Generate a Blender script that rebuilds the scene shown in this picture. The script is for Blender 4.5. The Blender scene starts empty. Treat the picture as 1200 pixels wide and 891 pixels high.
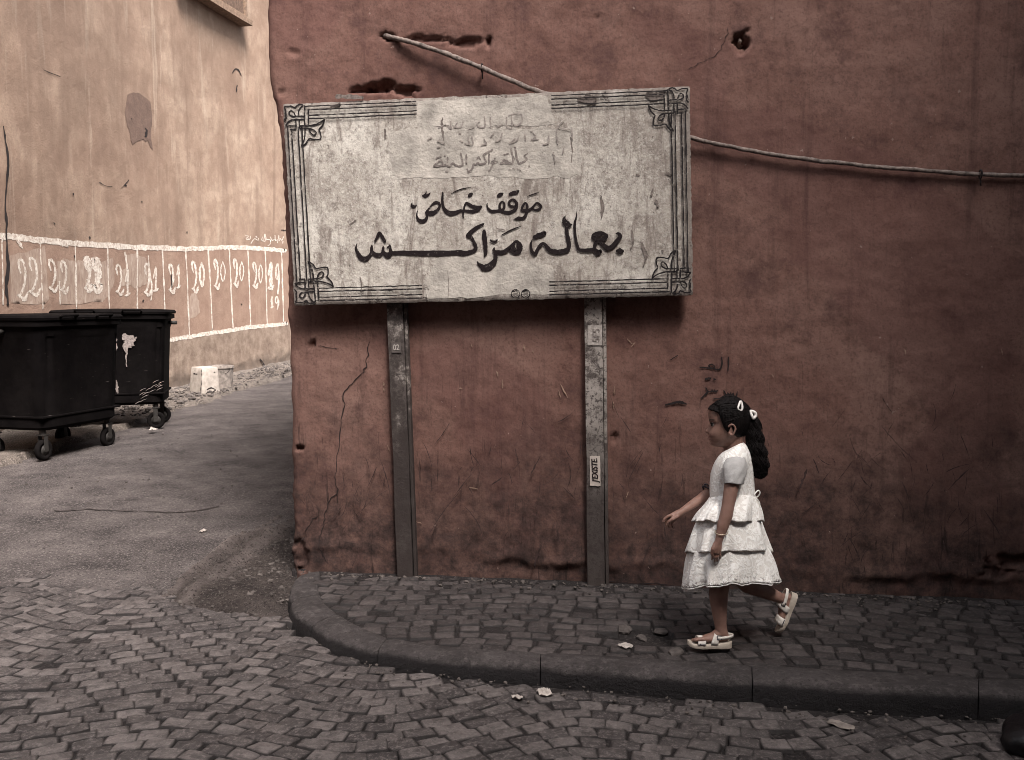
import bpy, bmesh, math, random
import numpy as np
from mathutils import Vector, Matrix, noise as mnoise

random.seed(7)
rng = np.random.default_rng(7)
scene = bpy.context.scene
COL = scene.collection

# ------------------------------------------------------------------ camera
PITCH = math.atan((445.5 - 355.0) / 1100.0)
EYE = Vector((0.0, 0.0, 1.5))
cam_data = bpy.data.cameras.new("camera")
cam_data.sensor_width = 36.0
cam_data.lens = 33.0
cam_data.clip_start = 0.05
cam_data.clip_end = 500.0
cam = bpy.data.objects.new("camera", cam_data)
cam.location = EYE
cam.rotation_euler = (math.pi / 2 - PITCH, 0, 0)
COL.objects.link(cam)
scene.camera = cam

# ------------------------------------------------------------------ light
SUN_TRAVEL = Vector((-0.26, 0.46, -0.73)).normalized()
SUN_EL = math.asin(-SUN_TRAVEL.z)
SUN_AZ = math.atan2(-SUN_TRAVEL.x, -SUN_TRAVEL.y)
world = bpy.data.worlds.new("World")
scene.world = world
world.use_nodes = True
wn = world.node_tree
for n in list(wn.nodes):
    wn.nodes.remove(n)
wo = wn.nodes.new("ShaderNodeOutputWorld")
wb = wn.nodes.new("ShaderNodeBackground")
sky = wn.nodes.new("ShaderNodeTexSky")
sky.sky_type = 'NISHITA'
sky.sun_disc = False
sky.sun_elevation = SUN_EL
sky.sun_rotation = SUN_AZ
sky.air_density = 1.0
sky.dust_density = 5.0
sky.ozone_density = 0.6
hs = wn.nodes.new("ShaderNodeHueSaturation")
hs.inputs['Saturation'].default_value = 0.25
wb.inputs['Strength'].default_value = 0.085
wn.links.new(sky.outputs[0], hs.inputs['Color'])
wn.links.new(hs.outputs[0], wb.inputs[0])
wn.links.new(wb.outputs[0], wo.inputs[0])

sd = bpy.data.lights.new("sun", 'SUN')
sd.energy = 2.6
sd.angle = math.radians(22)
sd.color = (1.0, 0.92, 0.86)
sun = bpy.data.objects.new("sun", sd)
sun.rotation_euler = SUN_TRAVEL.to_track_quat('-Z', 'Y').to_euler()
sun.location = (0, -4, 20)
COL.objects.link(sun)

vs = scene.view_settings
scene.display_settings.display_device = 'sRGB'
vs.view_transform = 'Standard'
vs.look = 'None'
vs.exposure = 1.85
vs.gamma = 1.0
vs.use_curve_mapping = False
scene.cycles.max_bounces = 6
scene.cycles.use_denoising = True
scene.cycles.filter_width = 0.95

# ------------------------------------------------------------------ helpers
def tag(o, label=None, cat=None, group=None, kind=None):
    if label: o["label"] = label
    if cat: o["category"] = cat
    if group: o["group"] = group
    if kind: o["kind"] = kind
    return o

WLOC = {}
def mesh_obj(name, verts, faces, mat=None, parent=None, smooth=True, attr=None):
    me = bpy.data.meshes.new(name)
    if isinstance(verts, np.ndarray): verts = verts.tolist()
    if isinstance(faces, np.ndarray): faces = faces.tolist()
    me.from_pydata(verts, [], faces)
    me.update()
    return link_mesh(name, me, mat, parent, smooth, attr)

def link_mesh(name, me, mat=None, parent=None, smooth=True, attr=None):
    o = bpy.data.objects.new(name, me)
    COL.objects.link(o)
    if mat is not None:
        me.materials.append(mat)
    if smooth:
        me.polygons.foreach_set("use_smooth", [True] * len(me.polygons))
    if attr:
        for k, vals in attr.items():
            a = me.attributes.new(k, 'FLOAT', 'POINT')
            a.data.foreach_set("value", np.asarray(vals, dtype=np.float32))
    if parent is not None:
        o.parent = parent
        o.matrix_parent_inverse = Matrix.Translation(-Vector(WLOC.get(parent.name, (0, 0, 0))))
    return o

def thing(name, loc, label, cat, group=None):
    e = bpy.data.objects.new(name, None)
    e.empty_display_size = 0.2
    COL.objects.link(e)
    e.location = loc
    WLOC[e.name] = tuple(loc)
    return tag(e, label, cat, group)

def sstep(a, b, x):
    t = np.clip((np.asarray(x, float) - a) / (b - a), 0, 1)
    return t * t * (3 - 2 * t)

def ray(px, py):
    x = (px - 600.0) / 1100.0
    y = (445.5 - py) / 1100.0
    c, s = math.cos(PITCH), math.sin(PITCH)
    return Vector((x, c + y * s, -s + y * c))

def G(px, py, z=0.0):
    d = ray(px, py)
    return EYE + d * ((z - EYE.z) / d.z)

def PY(px, py, Y):
    d = ray(px, py)
    return EYE + d * (Y / d.y)

# value noise on arrays (smooth gradient-free lattice noise)
_perm = rng.random((64, 64, 64))
def vnoise(x, y, z=0.0):
    x = np.asarray(x, float); y = np.asarray(y, float); z = np.asarray(z, float) + 0 * x
    xi = np.floor(x).astype(int); yi = np.floor(y).astype(int); zi = np.floor(z).astype(int)
    fx = x - xi; fy = y - yi; fz = z - zi
    fx = fx * fx * (3 - 2 * fx); fy = fy * fy * (3 - 2 * fy); fz = fz * fz * (3 - 2 * fz)
    r = 0
    for i in (0, 1):
        for j in (0, 1):
            for k in (0, 1):
                w = (fx if i else 1 - fx) * (fy if j else 1 - fy) * (fz if k else 1 - fz)
                r = r + w * _perm[(xi + i) % 64, (yi + j) % 64, (zi + k) % 64]
    return r * 2 - 1

def fbm(x, y, z=0.0, o=4):
    r = 0; a = 1.0; f = 1.0; t = 0
    for i in range(o):
        r = r + a * vnoise(np.asarray(x) * f + 17.3 * i, np.asarray(y) * f + 5.1 * i, np.asarray(z) * f)
        t += a; a *= 0.5; f *= 2.03
    return r / t

def catmull(pts, n=6, closed=False):
    pts = [np.asarray(p, float) for p in pts]
    out = []
    m = len(pts)
    rngi = range(m) if closed else range(m - 1)
    for i in rngi:
        p0 = pts[(i - 1) % m] if (closed or i > 0) else pts[i] * 2 - pts[i + 1]
        p1 = pts[i]; p2 = pts[(i + 1) % m]
        p3 = pts[(i + 2) % m] if (closed or i + 2 < m) else p2 * 2 - p1
        for k in range(n):
            t = k / n
            out.append(0.5 * ((2 * p1) + (-p0 + p2) * t + (2 * p0 - 5 * p1 + 4 * p2 - p3) * t * t + (-p0 + 3 * p1 - 3 * p2 + p3) * t ** 3))
    if not closed: out.append(pts[-1])
    return np.array(out)

class MB:
    """collects faces into one mesh"""
    def __init__(self): self.v = []; self.f = []
    def add(self, v, f):
        o = len(self.v)
        self.v.extend([tuple(p) for p in v])
        self.f.extend([tuple(i + o for i in q) for q in f])
    def box(self, c, s, R=None):
        v = []
        for dz in (-1, 1):
            for dy in (-1, 1):
                for dx in (-1, 1):
                    p = Vector((dx * s[0] / 2, dy * s[1] / 2, dz * s[2] / 2))
                    if R is not None: p = R @ p
                    v.append(p + Vector(c))
        self.add(v, [(0, 2, 3, 1), (4, 5, 7, 6), (0, 1, 5, 4), (2, 6, 7, 3), (0, 4, 6, 2), (1, 3, 7, 5)])
    def tube(self, pts, r, n=8, cap=True):
        pts = [Vector(p) for p in pts]
        if not hasattr(r, '__len__'): r = [r] * len(pts)
        rings = []
        up = Vector((0, 0, 1))
        prev = None
        for i, p in enumerate(pts):
            t = (pts[min(i + 1, len(pts) - 1)] - pts[max(i - 1, 0)]).normalized()
            if prev is None:
                a = t.cross(up)
                if a.length < 1e-3: a = t.cross(Vector((1, 0, 0)))
            else:
                a = prev - t * prev.dot(t)
            a.normalize(); prev = a
            b = t.cross(a)
            rings.append([p + (a * math.cos(2 * math.pi * k / n) + b * math.sin(2 * math.pi * k / n)) * r[i] for k in range(n)])
        v = [q for g in rings for q in g]
        f = []
        for i in range(len(rings) - 1):
            for k in range(n):
                f.append((i * n + k, i * n + (k + 1) % n, (i + 1) * n + (k + 1) % n, (i + 1) * n + k))
        if cap:
            f.append(tuple(range(n - 1, -1, -1)))
            f.append(tuple((len(rings) - 1) * n + k for k in range(n)))
        self.add(v, f)
    def loft(self, rings, cap=True):
        n = len(rings[0])
        v = [q for g in rings for q in g]; f = []
        for i in range(len(rings) - 1):
            for k in range(n):
                f.append((i * n + k, i * n + (k + 1) % n, (i + 1) * n + (k + 1) % n, (i + 1) * n + k))
        if cap:
            f.append(tuple(range(n - 1, -1, -1)))
            f.append(tuple((len(rings) - 1) * n + k for k in range(n)))
        self.add(v, f)
    def ico(self, c, r, sub=1, S=(1, 1, 1), R=None):
        bm = bmesh.new()
        bmesh.ops.create_icosphere(bm, subdivisions=sub, radius=1)
        v = []
        for q in bm.verts:
            p = Vector((q.co.x * r * S[0], q.co.y * r * S[1], q.co.z * r * S[2]))
            if R is not None: p = R @ p
            v.append(p + Vector(c))
        f = [tuple(x.index for x in fc.verts) for fc in bm.faces]
        bm.free()
        self.add(v, f)
    def build(self, name, mat, parent=None, smooth=True, attr=None):
        return mesh_obj(name, self.v, self.f, mat, parent, smooth, attr)

def bevelize(o, w=0.006, seg=2, ang=40):
    m = o.modifiers.new("bevel", 'BEVEL')
    m.width = w; m.segments = seg; m.limit_method = 'ANGLE'; m.angle_limit = math.radians(ang)
    return o

def autosmooth(o, ang=35):
    me = o.data
    me.polygons.foreach_set("use_smooth", [True] * len(me.polygons))
    bm = bmesh.new(); bm.from_mesh(me)
    for e in bm.edges:
        if len(e.link_faces) == 2 and e.calc_face_angle(0) > math.radians(ang): e.smooth = False
    bm.to_mesh(me); bm.free()
    return o

def grid_faces(nu, nv):
    i = np.arange(nu - 1)[:, None] * nv + np.arange(nv - 1)[None, :]
    i = i.ravel()
    return np.stack([i, i + nv, i + nv + 1, i + 1], 1)

def pip(poly, x, y):
    c = False; n = len(poly); j = n - 1
    for i in range(n):
        xi, yi = poly[i]; xj, yj = poly[j]
        if (yi > y) != (yj > y) and x < (xj - xi) * (y - yi) / (yj - yi) + xi: c = not c
        j = i
    return c

# ribbons of paint: strokes given in photo pixels, mapped on a surface by surf(px, py, layer)
class Paint:
    def __init__(self, surf, jit=0.12):
        self.mb = MB(); self.surf = surf; self.k = 0; self.jit = jit; self.minw = 0.25
    def stroke(self, pts, n=5, wmul=1.0, closed=False, cap=True, smooth=True):
        a = catmull(pts, n, closed) if (smooth and len(pts) > 2) else np.array(pts, float)
        if len(pts) == 2:
            m = 6
            a = np.array([[pts[0][c] + (pts[1][c] - pts[0][c]) * i / m for c in range(3)] for i in range(m + 1)], float)
        if closed: a = np.vstack([a, a[:1]])
        d = np.gradient(a[:, :2], axis=0)
        L = np.hypot(d[:, 0], d[:, 1]) + 1e-9
        nx, ny = -d[:, 1] / L, d[:, 0] / L
        w = np.maximum(a[:, 2], self.minw) * 0.5 * wmul
        jl = 1 + self.jit * rng.standard_normal(len(a)); jr = 1 + self.jit * rng.standard_normal(len(a))
        lay = self.k; self.k += 1
        l = [(a[i, 0] + nx[i] * w[i] * jl[i], a[i, 1] + ny[i] * w[i] * jl[i]) for i in range(len(a))]
        r = [(a[i, 0] - nx[i] * w[i] * jr[i], a[i, 1] - ny[i] * w[i] * jr[i]) for i in range(len(a))]
        v = []; f = []
        for p, q in zip(l, r):
            v.append(self.surf(p[0], p[1], lay)); v.append(self.surf(q[0], q[1], lay))
        for i in range(len(a) - 1):
            f.append((2 * i, 2 * i + 1, 2 * i + 3, 2 * i + 2))
        if cap and not closed:
            for end, sgn in ((0, -1), (len(a) - 1, 1)):
                tx, ty = d[end] / L[end]
                c = (a[end, 0], a[end, 1]); base = len(v)
                cs = []
                for k in range(1, 4):
                    th = math.pi * k / 4
                    qx = c[0] + w[end] * (nx[end] * math.cos(th) + sgn * tx * math.sin(th))
                    qy = c[1] + w[end] * (ny[end] * math.cos(th) + sgn * ty * math.sin(th))
                    v.append(self.surf(qx, qy, lay)); cs.append(len(v) - 1)
                f.append((2 * end, cs[0], cs[1], cs[2], 2 * end + 1))
        self.mb.add(v, f)
    def poly(self, pts, rough=0.6, sub=4, flat=False):
        a = []
        m = len(pts)
        for i in range(m):
            p, q = pts[i], pts[(i + 1) % m]
            for k in range(sub):
                t = k / sub
                j = rough if k else rough * 0.3
                a.append((p[0] + (q[0] - p[0]) * t + rng.normal() * j, p[1] + (q[1] - p[1]) * t + rng.normal() * j))
        lay = self.k; self.k += 1
        if flat:
            self.mb.add([self.surf(p[0], p[1], lay) for p in a], [tuple(range(len(a)))])
            return
        from mathutils.geometry import delaunay_2d_cdt
        co2 = [Vector((p[0], p[1])) for p in a]
        xs_ = [p[0] for p in a]; ys_ = [p[1] for p in a]
        for gx_ in np.arange(min(xs_), max(xs_), 4.0):
            for gy_ in np.arange(min(ys_), max(ys_), 4.0):
                if pip(a, gx_, gy_): co2.append(Vector((gx_, gy_)))
        vo, eo, fo, _, _, _ = delaunay_2d_cdt(co2, [], [list(range(len(a)))], 1, 1e-4)
        self.mb.add([self.surf(p[0], p[1], lay) for p in vo], [tuple(f) for f in fo])
    def build(self, name, mat, parent=None):
        return self.mb.build(name, mat, parent, smooth=True)

# ------------------------------------------------------------------ material helpers
class NT:
    def __init__(self, name):
        self.m = bpy.data.materials.new(name)
        self.m.use_nodes = True
        self.t = self.m.node_tree
        self.b = self.t.nodes["Principled BSDF"]
        self.out = self.t.nodes["Material Output"]
        self.b.inputs['Specular IOR Level'].default_value = 0.3
        self._pos = None
    def n(self, ty, **kw):
        x = self.t.nodes.new(ty)
        for k, v in kw.items(): setattr(x, k, v)
        return x
    def L(self, a, b): self.t.links.new(a, b)
    def setin(self, sock, v):
        if hasattr(v, 'is_output'): self.L(v, sock)
        elif isinstance(v, (tuple, list)) and len(v) == 3 and sock.type == 'RGBA': sock.default_value = (*v, 1)
        else: sock.default_value = v
    def pos(self):
        if self._pos is None:
            self._pos = self.n("ShaderNodeNewGeometry").outputs['Position']
        return self._pos
    def obj(self):
        return self.n("ShaderNodeTexCoord").outputs['Object']
    def attr(self, name):
        a = self.n("ShaderNodeAttribute"); a.attribute_name = name
        return a.outputs['Fac']
    def mapping(self, vec, scale=(1, 1, 1), rot=(0, 0, 0), loc=(0, 0, 0)):
        m = self.n("ShaderNodeMapping")
        self.L(vec, m.inputs['Vector'])
        m.inputs['Scale'].default_value = scale; m.inputs['Rotation'].default_value = rot; m.inputs['Location'].default_value = loc
        return m.outputs[0]
    def noise(self, scale, detail=4, rough=0.55, vec=None, dist=0.0):
        x = self.n("ShaderNodeTexNoise")
        x.inputs['Scale'].default_value = scale; x.inputs['Detail'].default_value = detail
        x.inputs['Roughness'].default_value = rough; x.inputs['Distortion'].default_value = dist
        self.L(vec if vec is not None else self.pos(), x.inputs['Vector'])
        return x.outputs['Fac']
    def voro(self, scale, vec=None, feature='F1', rnd=1.0):
        x = self.n("ShaderNodeTexVoronoi", feature=feature)
        x.inputs['Scale'].default_value = scale
        x.inputs['Randomness'].default_value = rnd
        self.L(vec if vec is not None else self.pos(), x.inputs['Vector'])
        return x.outputs['Distance']
    def ramp(self, fac, stops, interp='LINEAR'):
        r = self.n("ShaderNodeValToRGB"); r.color_ramp.interpolation = interp
        e = r.color_ramp.elements
        while len(e) < len(stops): e.new(0.5)
        for k, (p, c) in enumerate(stops):
            e[k].position = p
            e[k].color = (c, c, c, 1) if not isinstance(c, (tuple, list)) else (*c, 1)
        self.setin(r.inputs[0], fac)
        return r.outputs[0]
    def math(self, op, a, b=0.0, clamp=False):
        m = self.n("ShaderNodeMath", operation=op, use_clamp=clamp)
        self.setin(m.inputs[0], a); self.setin(m.inputs[1], b)
        return m.outputs[0]
    def mix(self, fac, a, b, mode='MIX'):
        m = self.n("ShaderNodeMix", data_type='RGBA', blend_type=mode)
        self.setin(m.inputs[0], fac); self.setin(m.inputs[6], a); self.setin(m.inputs[7], b)
        return m.outputs[2]
    def sep(self, vec):
        s = self.n("ShaderNodeSeparateXYZ"); self.L(vec, s.inputs[0]); return s.outputs
    def mr(self, v, a, b, c=0.0, d=1.0):
        m = self.n("ShaderNodeMapRange", interpolation_type='SMOOTHSTEP')
        self.setin(m.inputs[0], v)
        for i, x in zip((1, 2, 3, 4), (a, b, c, d)): m.inputs[i].default_value = x
        return m.outputs[0]
    def bump(self, h, dist, strength=1.0, nrm=None):
        b = self.n("ShaderNodeBump")
        b.inputs['Strength'].default_value = strength; b.inputs['Distance'].default_value = dist
        self.setin(b.inputs['Height'], h)
        if nrm is not None: self.L(nrm, b.inputs['Normal'])
        return b.outputs[0]
    def done(self, col=None, rough=0.9, nrm=None, spec=None, metal=None):
        if col is not None: self.setin(self.b.inputs['Base Color'], col)
        self.setin(self.b.inputs['Roughness'], rough)
        if nrm is not None: self.L(nrm, self.b.inputs['Normal'])
        if spec is not None: self.b.inputs['Specular IOR Level'].default_value = spec
        if metal is not None: self.b.inputs['Metallic'].default_value = metal
        return self.m

def simple(name, c, rough=0.8, var=0.25, scale=20, bump=0.0, bscale=60, spec=None, metal=None):
    t = NT(name)
    o = t.obj()
    f = t.noise(scale, 4, 0.6, o)
    d = tuple(x * (1 - var) for x in c); e = tuple(min(1, x * (1 + var)) for x in c)
    col = t.ramp(f, [(0.3, d), (0.7, e)])
    nr = t.bump(t.noise(bscale, 3, 0.6, o), bump) if bump else None
    return t.done(col, rough, nr, spec, metal)

# ---- red plaster of the corner building
def mat_plaster_red():
    t = NT("red_plaster")
    p = t.pos()
    z = t.sep(p)[2]
    big = t.noise(0.75, 5, 0.6)
    med = t.noise(4.5, 8, 0.72)
    grit = t.noise(70, 5, 0.8)
    col = t.ramp(big, [(0.32, (0.128, 0.064, 0.052)), (0.5, (0.172, 0.093, 0.075)), (0.66, (0.225, 0.134, 0.110))])
    col = t.mix(t.ramp(med, [(0.48, 0.0), (0.64, 0.6)]), col, (0.210, 0.122, 0.101))
    col = t.mix(t.ramp(med, [(0.34, 0.7), (0.48, 0.0)]), col, (0.078, 0.040, 0.037))
    col = t.mix(t.ramp(grit, [(0.36, 0.45), (0.50, 0.0)]), col, (0.062, 0.032, 0.030))
    col = t.mix(t.ramp(grit, [(0.58, 0.0), (0.70, 0.3)]), col, (0.225, 0.145, 0.125))
    # repaired and repainted areas with edges of their own
    rep = t.ramp(t.noise(0.9, 3, 0.4, t.mapping(p, (1, 1, 1.3), (0, 0, 0), (3, 8, 1))), [(0.56, 0.0), (0.575, 0.35)])
    col = t.mix(rep, col, (0.120, 0.056, 0.050))
    # drips running down
    drip = t.noise(1.0, 6, 0.7, t.mapping(p, (11, 11, 0.7)))
    col = t.mix(t.ramp(drip, [(0.54, 0.0), (0.70, 0.55)]), col, (0.068, 0.035, 0.032))
    # soot-like smudges
    sm = t.ramp(t.noise(2.3, 7, 0.75, t.mapping(p, (1, 1, 0.8), (0, 0, 0), (9, 1, 4))), [(0.55, 0.0), (0.72, 0.6)])
    col = t.mix(sm, col, (0.058, 0.033, 0.030))
    # splash-back grime with a ragged upper edge
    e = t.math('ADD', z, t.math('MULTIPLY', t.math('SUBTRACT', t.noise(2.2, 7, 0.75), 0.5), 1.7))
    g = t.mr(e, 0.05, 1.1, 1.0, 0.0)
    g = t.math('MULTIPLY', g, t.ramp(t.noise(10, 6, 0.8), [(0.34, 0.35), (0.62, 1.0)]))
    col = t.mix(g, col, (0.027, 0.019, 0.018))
    # scuffs and scratches from things dragged along the wall
    zone = t.mr(z, 0.25, 1.5, 1.0, 0.03)
    zone = t.math('MULTIPLY', zone, t.ramp(t.noise(1.6, 3, 0.5), [(0.40, 0.2), (0.56, 1.0)]))
    scr = None
    for ang, sc, th in ((0.55, 1.3, 0.64), (-0.5, 1.7, 0.65), (0.15, 1.1, 0.65), (0.95, 2.0, 0.66), (-0.2, 2.6, 0.66)):
        q = t.noise(sc, 4, 0.6, t.mapping(p, (26, 3, 2.2), (0, ang, 0), (ang * 7, 3 * ang, sc)), 0.9)
        q = t.ramp(q, [(th, 0.0), (th + 0.06, 1.0)])
        scr = q if scr is None else t.math('MAXIMUM', scr, q)
    scr = t.math('MULTIPLY', scr, zone)
    col = t.mix(t.math('MULTIPLY', scr, 0.8), col, (0.024, 0.016, 0.015))
    chip = t.ramp(t.noise(30, 3, 0.5), [(0.74, 0.0), (0.76, 0.7)])
    col = t.mix(chip, col, (0.30, 0.215, 0.185))
    trowel = t.noise(3.2, 5, 0.6)
    h = t.math('ADD', t.math('MULTIPLY', trowel, 0.7), t.math('MULTIPLY', t.noise(15, 6, 0.62), 0.17))
    h = t.math('ADD', h, t.math('MULTIPLY', grit, 0.05))
    h = t.math('SUBTRACT', h, t.math('MULTIPLY', t.math('ADD', scr, chip), 0.06))
    return t.done(col, 0.9, t.bump(h, 0.020), 0.2)

# ---- pale faded plaster of the alley building
def mat_plaster_pale():
    t = NT("pale_plaster")
    p = t.pos()
    v = t.attr("band")
    z = t.sep(p)[2]
    big = t.noise(0.7, 5, 0.6)
    med = t.noise(3.5, 6, 0.65)
    up = t.ramp(big, [(0.3, (0.235, 0.158, 0.120)), (0.5, (0.335, 0.240, 0.182)), (0.7, (0.46, 0.355, 0.275))])
    up = t.mix(t.ramp(med, [(0.4, 0.5), (0.58, 0.0)]), up, (0.215, 0.143, 0.106))
    drip = t.noise(1.0, 6, 0.62, t.mapping(p, (3.0, 3.0, 0.42)), 0.6)
    up = t.mix(t.ramp(drip, [(0.5, 0.0), (0.68, 0.65)]), up, (0.20, 0.137, 0.104))
    drip2 = t.noise(1.0, 5, 0.6, t.mapping(p, (4, 4, 0.5), (0, 0, 0), (4, 2, 7)), 0.5)
    up = t.mix(t.ramp(drip2, [(0.58, 0.0), (0.7, 0.5)]), up, (0.50, 0.41, 0.325))
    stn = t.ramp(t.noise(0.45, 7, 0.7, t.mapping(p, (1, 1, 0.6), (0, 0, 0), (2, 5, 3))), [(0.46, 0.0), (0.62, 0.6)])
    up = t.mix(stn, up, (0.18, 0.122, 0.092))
    fg = t.noise(50, 5, 0.8)
    up = t.mix(t.ramp(fg, [(0.36, 0.5), (0.5, 0.0)]), up, (0.22, 0.155, 0.12))
    mid = t.ramp(med, [(0.3, (0.235, 0.152, 0.117)), (0.7, (0.32, 0.222, 0.170))])
    mid = t.mix(t.ramp(drip2, [(0.55, 0.0), (0.72, 0.45)]), mid, (0.36, 0.27, 0.21))
    low = t.ramp(t.noise(5, 6, 0.7), [(0.32, (0.16, 0.115, 0.092)), (0.52, (0.25, 0.19, 0.15)), (0.7, (0.33, 0.26, 0.21))])
    col = t.mix(t.mr(v, 1.99, 2.01), mid, up)
    col = t.mix(t.mr(v, 0.98, 1.02, 1.0, 0.0), col, low)
    e = t.math('ADD', v, t.math('MULTIPLY', t.math('SUBTRACT', t.noise(4, 5, 0.7), 0.5), 0.9))
    col = t.mix(t.math('MULTIPLY', t.mr(e, 0.05, 0.45, 1.0, 0.0), 0.8), col, (0.12, 0.095, 0.08))
    pit = t.ramp(t.noise(40, 2, 0.5), [(0.74, 0.0), (0.78, 0.7)])
    col = t.mix(pit, col, (0.14, 0.09, 0.07))
    h = t.math('ADD', t.noise(6, 7, 0.75), t.math('MULTIPLY', t.noise(45, 5, 0.75), 0.4))
    return t.done(col, 0.92, t.bump(h, 0.012), 0.2)

def mat_stone(name, lo, hi, dirt, dust=0.0):
    t = NT(name)
    r = t.attr("rnd")
    p = t.pos()
    a = t.ramp(r, [(0.0, lo), (0.45, tuple((x + y) / 2.3 for x, y in zip(lo, hi))), (0.85, hi), (1.0, tuple(x * 1.1 for x in hi))])
    a = t.mix(t.ramp(t.noise(22, 5, 0.7), [(0.35, 0.7), (0.6, 0.0)]), a, tuple(x * 0.5 for x in lo))
    a = t.mix(t.ramp(t.noise(60, 5, 0.8), [(0.5, 0.0), (0.66, 0.7)]), a, tuple(min(1, x * 1.7) for x in hi))
    d = t.attr("dep")
    a = t.mix(t.math('MAXIMUM', d, t.ramp(t.noise(1.3, 5, 0.65), [(0.5, 0.0), (0.72, dust)])), a, dirt)
    h = t.math('ADD', t.noise(30, 8, 0.8), t.math('MULTIPLY', t.noise(140, 3, 0.7), 0.3))
    rough = t.ramp(t.noise(9, 3, 0.5), [(0.3, 0.42), (0.7, 0.75)])
    return t.done(a, rough, t.bump(h, 0.012), 0.4)

def mat_ground(name, lo, hi, speck, sc=3.0, bumpd=0.012):
    t = NT(name)
    a = t.ramp(t.noise(sc, 6, 0.65), [(0.33, lo), (0.66, hi)])
    a = t.mix(t.ramp(t.noise(1.3, 6, 0.7), [(0.45, 0.0), (0.65, 0.5)]), a, tuple(x * 0.55 for x in lo))
    a = t.mix(t.ramp(t.noise(80, 3, 0.75), [(0.54, 0.0), (0.62, 0.9)]), a, speck)
    a = t.mix(t.ramp(t.noise(55, 3, 0.75), [(0.36, 0.85), (0.46, 0.0)]), a, tuple(x * 0.4 for x in lo))
    h = t.math('ADD', t.noise(14, 6, 0.75), t.math('MULTIPLY', t.noise(95, 3, 0.7), 0.5))
    return t.done(a, 0.92, t.bump(h, bumpd), 0.25)

def mat_dirt():
    t = NT("gravel_dirt")
    d = t.attr("dust")
    a = t.ramp(t.noise(5, 7, 0.75), [(0.35, (0.030, 0.024, 0.023)), (0.65, (0.085, 0.069, 0.063))])
    dn = t.ramp(t.noise(8, 7, 0.8), [(0.35, 0.35), (0.6, 1.0)])
    a = t.mix(t.math('MULTIPLY', d, dn), a, (0.215, 0.178, 0.168))
    a = t.mix(t.ramp(t.noise(90, 3, 0.7), [(0.56, 0.0), (0.64, 0.8)]), a, (0.17, 0.148, 0.135))
    a = t.mix(t.ramp(t.noise(60, 3, 0.7), [(0.36, 0.85), (0.45, 0.0)]), a, (0.016, 0.012, 0.012))
    h = t.math('ADD', t.noise(14, 7, 0.8), t.math('MULTIPLY', t.noise(80, 4, 0.75), 0.6))
    return t.done(a, 0.92, t.bump(h, 0.035), 0.2)

def mat_kerb():
    t = NT("kerb_stone")
    p = t.pos()
    z = t.sep(p)[2]
    a = t.ramp(t.noise(4, 6, 0.65), [(0.33, (0.034, 0.029, 0.029)), (0.66, (0.078, 0.067, 0.067))])
    a = t.mix(t.ramp(t.noise(32, 7, 0.82), [(0.50, 0.0), (0.64, 0.8)]), a, (0.135, 0.119, 0.115))
    a = t.mix(t.ramp(t.noise(70, 3, 0.7), [(0.34, 0.8), (0.44, 0.0)]), a, (0.018, 0.014, 0.014))
    a = t.mix(t.ramp(t.noise(12, 6, 0.75), [(0.36, 0.7), (0.5, 0.0)]), a, (0.035, 0.029, 0.029))
    e = t.math('ADD', z, t.math('MULTIPLY', t.math('SUBTRACT', t.noise(9, 5, 0.7), 0.5), 0.03))
    a = t.mix(t.mr(e, -0.028, -0.004, 0.95, 0.0), a, (0.008, 0.006, 0.007))
    h = t.math('ADD', t.noise(10, 8, 0.78), t.math('MULTIPLY', t.noise(90, 3, 0.7), 0.25))
    return t.done(a, 0.7, t.bump(h, 0.034), 0.35)

def mat_sign():
    t = NT("weathered_sign_paint")
    p = t.pos()
    ed = t.attr("edge")
    a = t.ramp(t.noise(2.0, 8, 0.72), [(0.34, (0.28, 0.24, 0.21)), (0.47, (0.44, 0.40, 0.355)), (0.60, (0.64, 0.60, 0.545))])
    a = t.mix(t.ramp(t.noise(24, 8, 0.85), [(0.38, 0.9), (0.52, 0.0)]), a, (0.20, 0.17, 0.15))
    a = t.mix(t.ramp(t.noise(60, 4, 0.8), [(0.52, 0.0), (0.64, 0.6)]), a, (0.64, 0.61, 0.56))
    st = t.noise(1.0, 7, 0.75, t.mapping(p, (13, 4, 2.4)), 0.5)
    a = t.mix(t.ramp(st, [(0.52, 0.0), (0.63, 0.85)]), a, (0.19, 0.155, 0.135))
    bl = t.noise(3.2, 8, 0.8, t.mapping(p, (1, 1, 1), (0, 0, 0), (5, 2, 9)))
    a = t.mix(t.ramp(bl, [(0.57, 0.0), (0.68, 0.8)]), a, (0.185, 0.155, 0.135))
    a = t.mix(t.ramp(bl, [(0.66, 0.0), (0.68, 0.7)]), a, (0.085, 0.062, 0.055))
    # grime and flaked paint creeping in from the edges
    ee = t.math('ADD', ed, t.math('MULTIPLY', t.math('SUBTRACT', t.noise(14, 7, 0.8), 0.5), 0.16))
    a = t.mix(t.mr(ee, 0.0, 0.055, 0.75, 0.0), a, (0.17, 0.14, 0.125))
    fl = t.math('MULTIPLY', t.mr(ed, 0.02, 0.13, 1.0, 0.0), t.ramp(t.noise(22, 7, 0.8), [(0.58, 0.0), (0.62, 0.9)]))
    a = t.mix(fl, a, (0.055, 0.038, 0.034))
    pit = t.ramp(t.noise(75, 3, 0.7), [(0.65, 0.0), (0.69, 0.9)])
    a = t.mix(pit, a, (0.07, 0.05, 0.046))
    h = t.math('ADD', t.noise(50, 5, 0.75), t.math('MULTIPLY', t.noise(8, 3, 0.6), 0.5))
    h = t.math('SUBTRACT', h, fl)
    return t.done(a, 0.8, t.bump(h, 0.004), 0.3)

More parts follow.
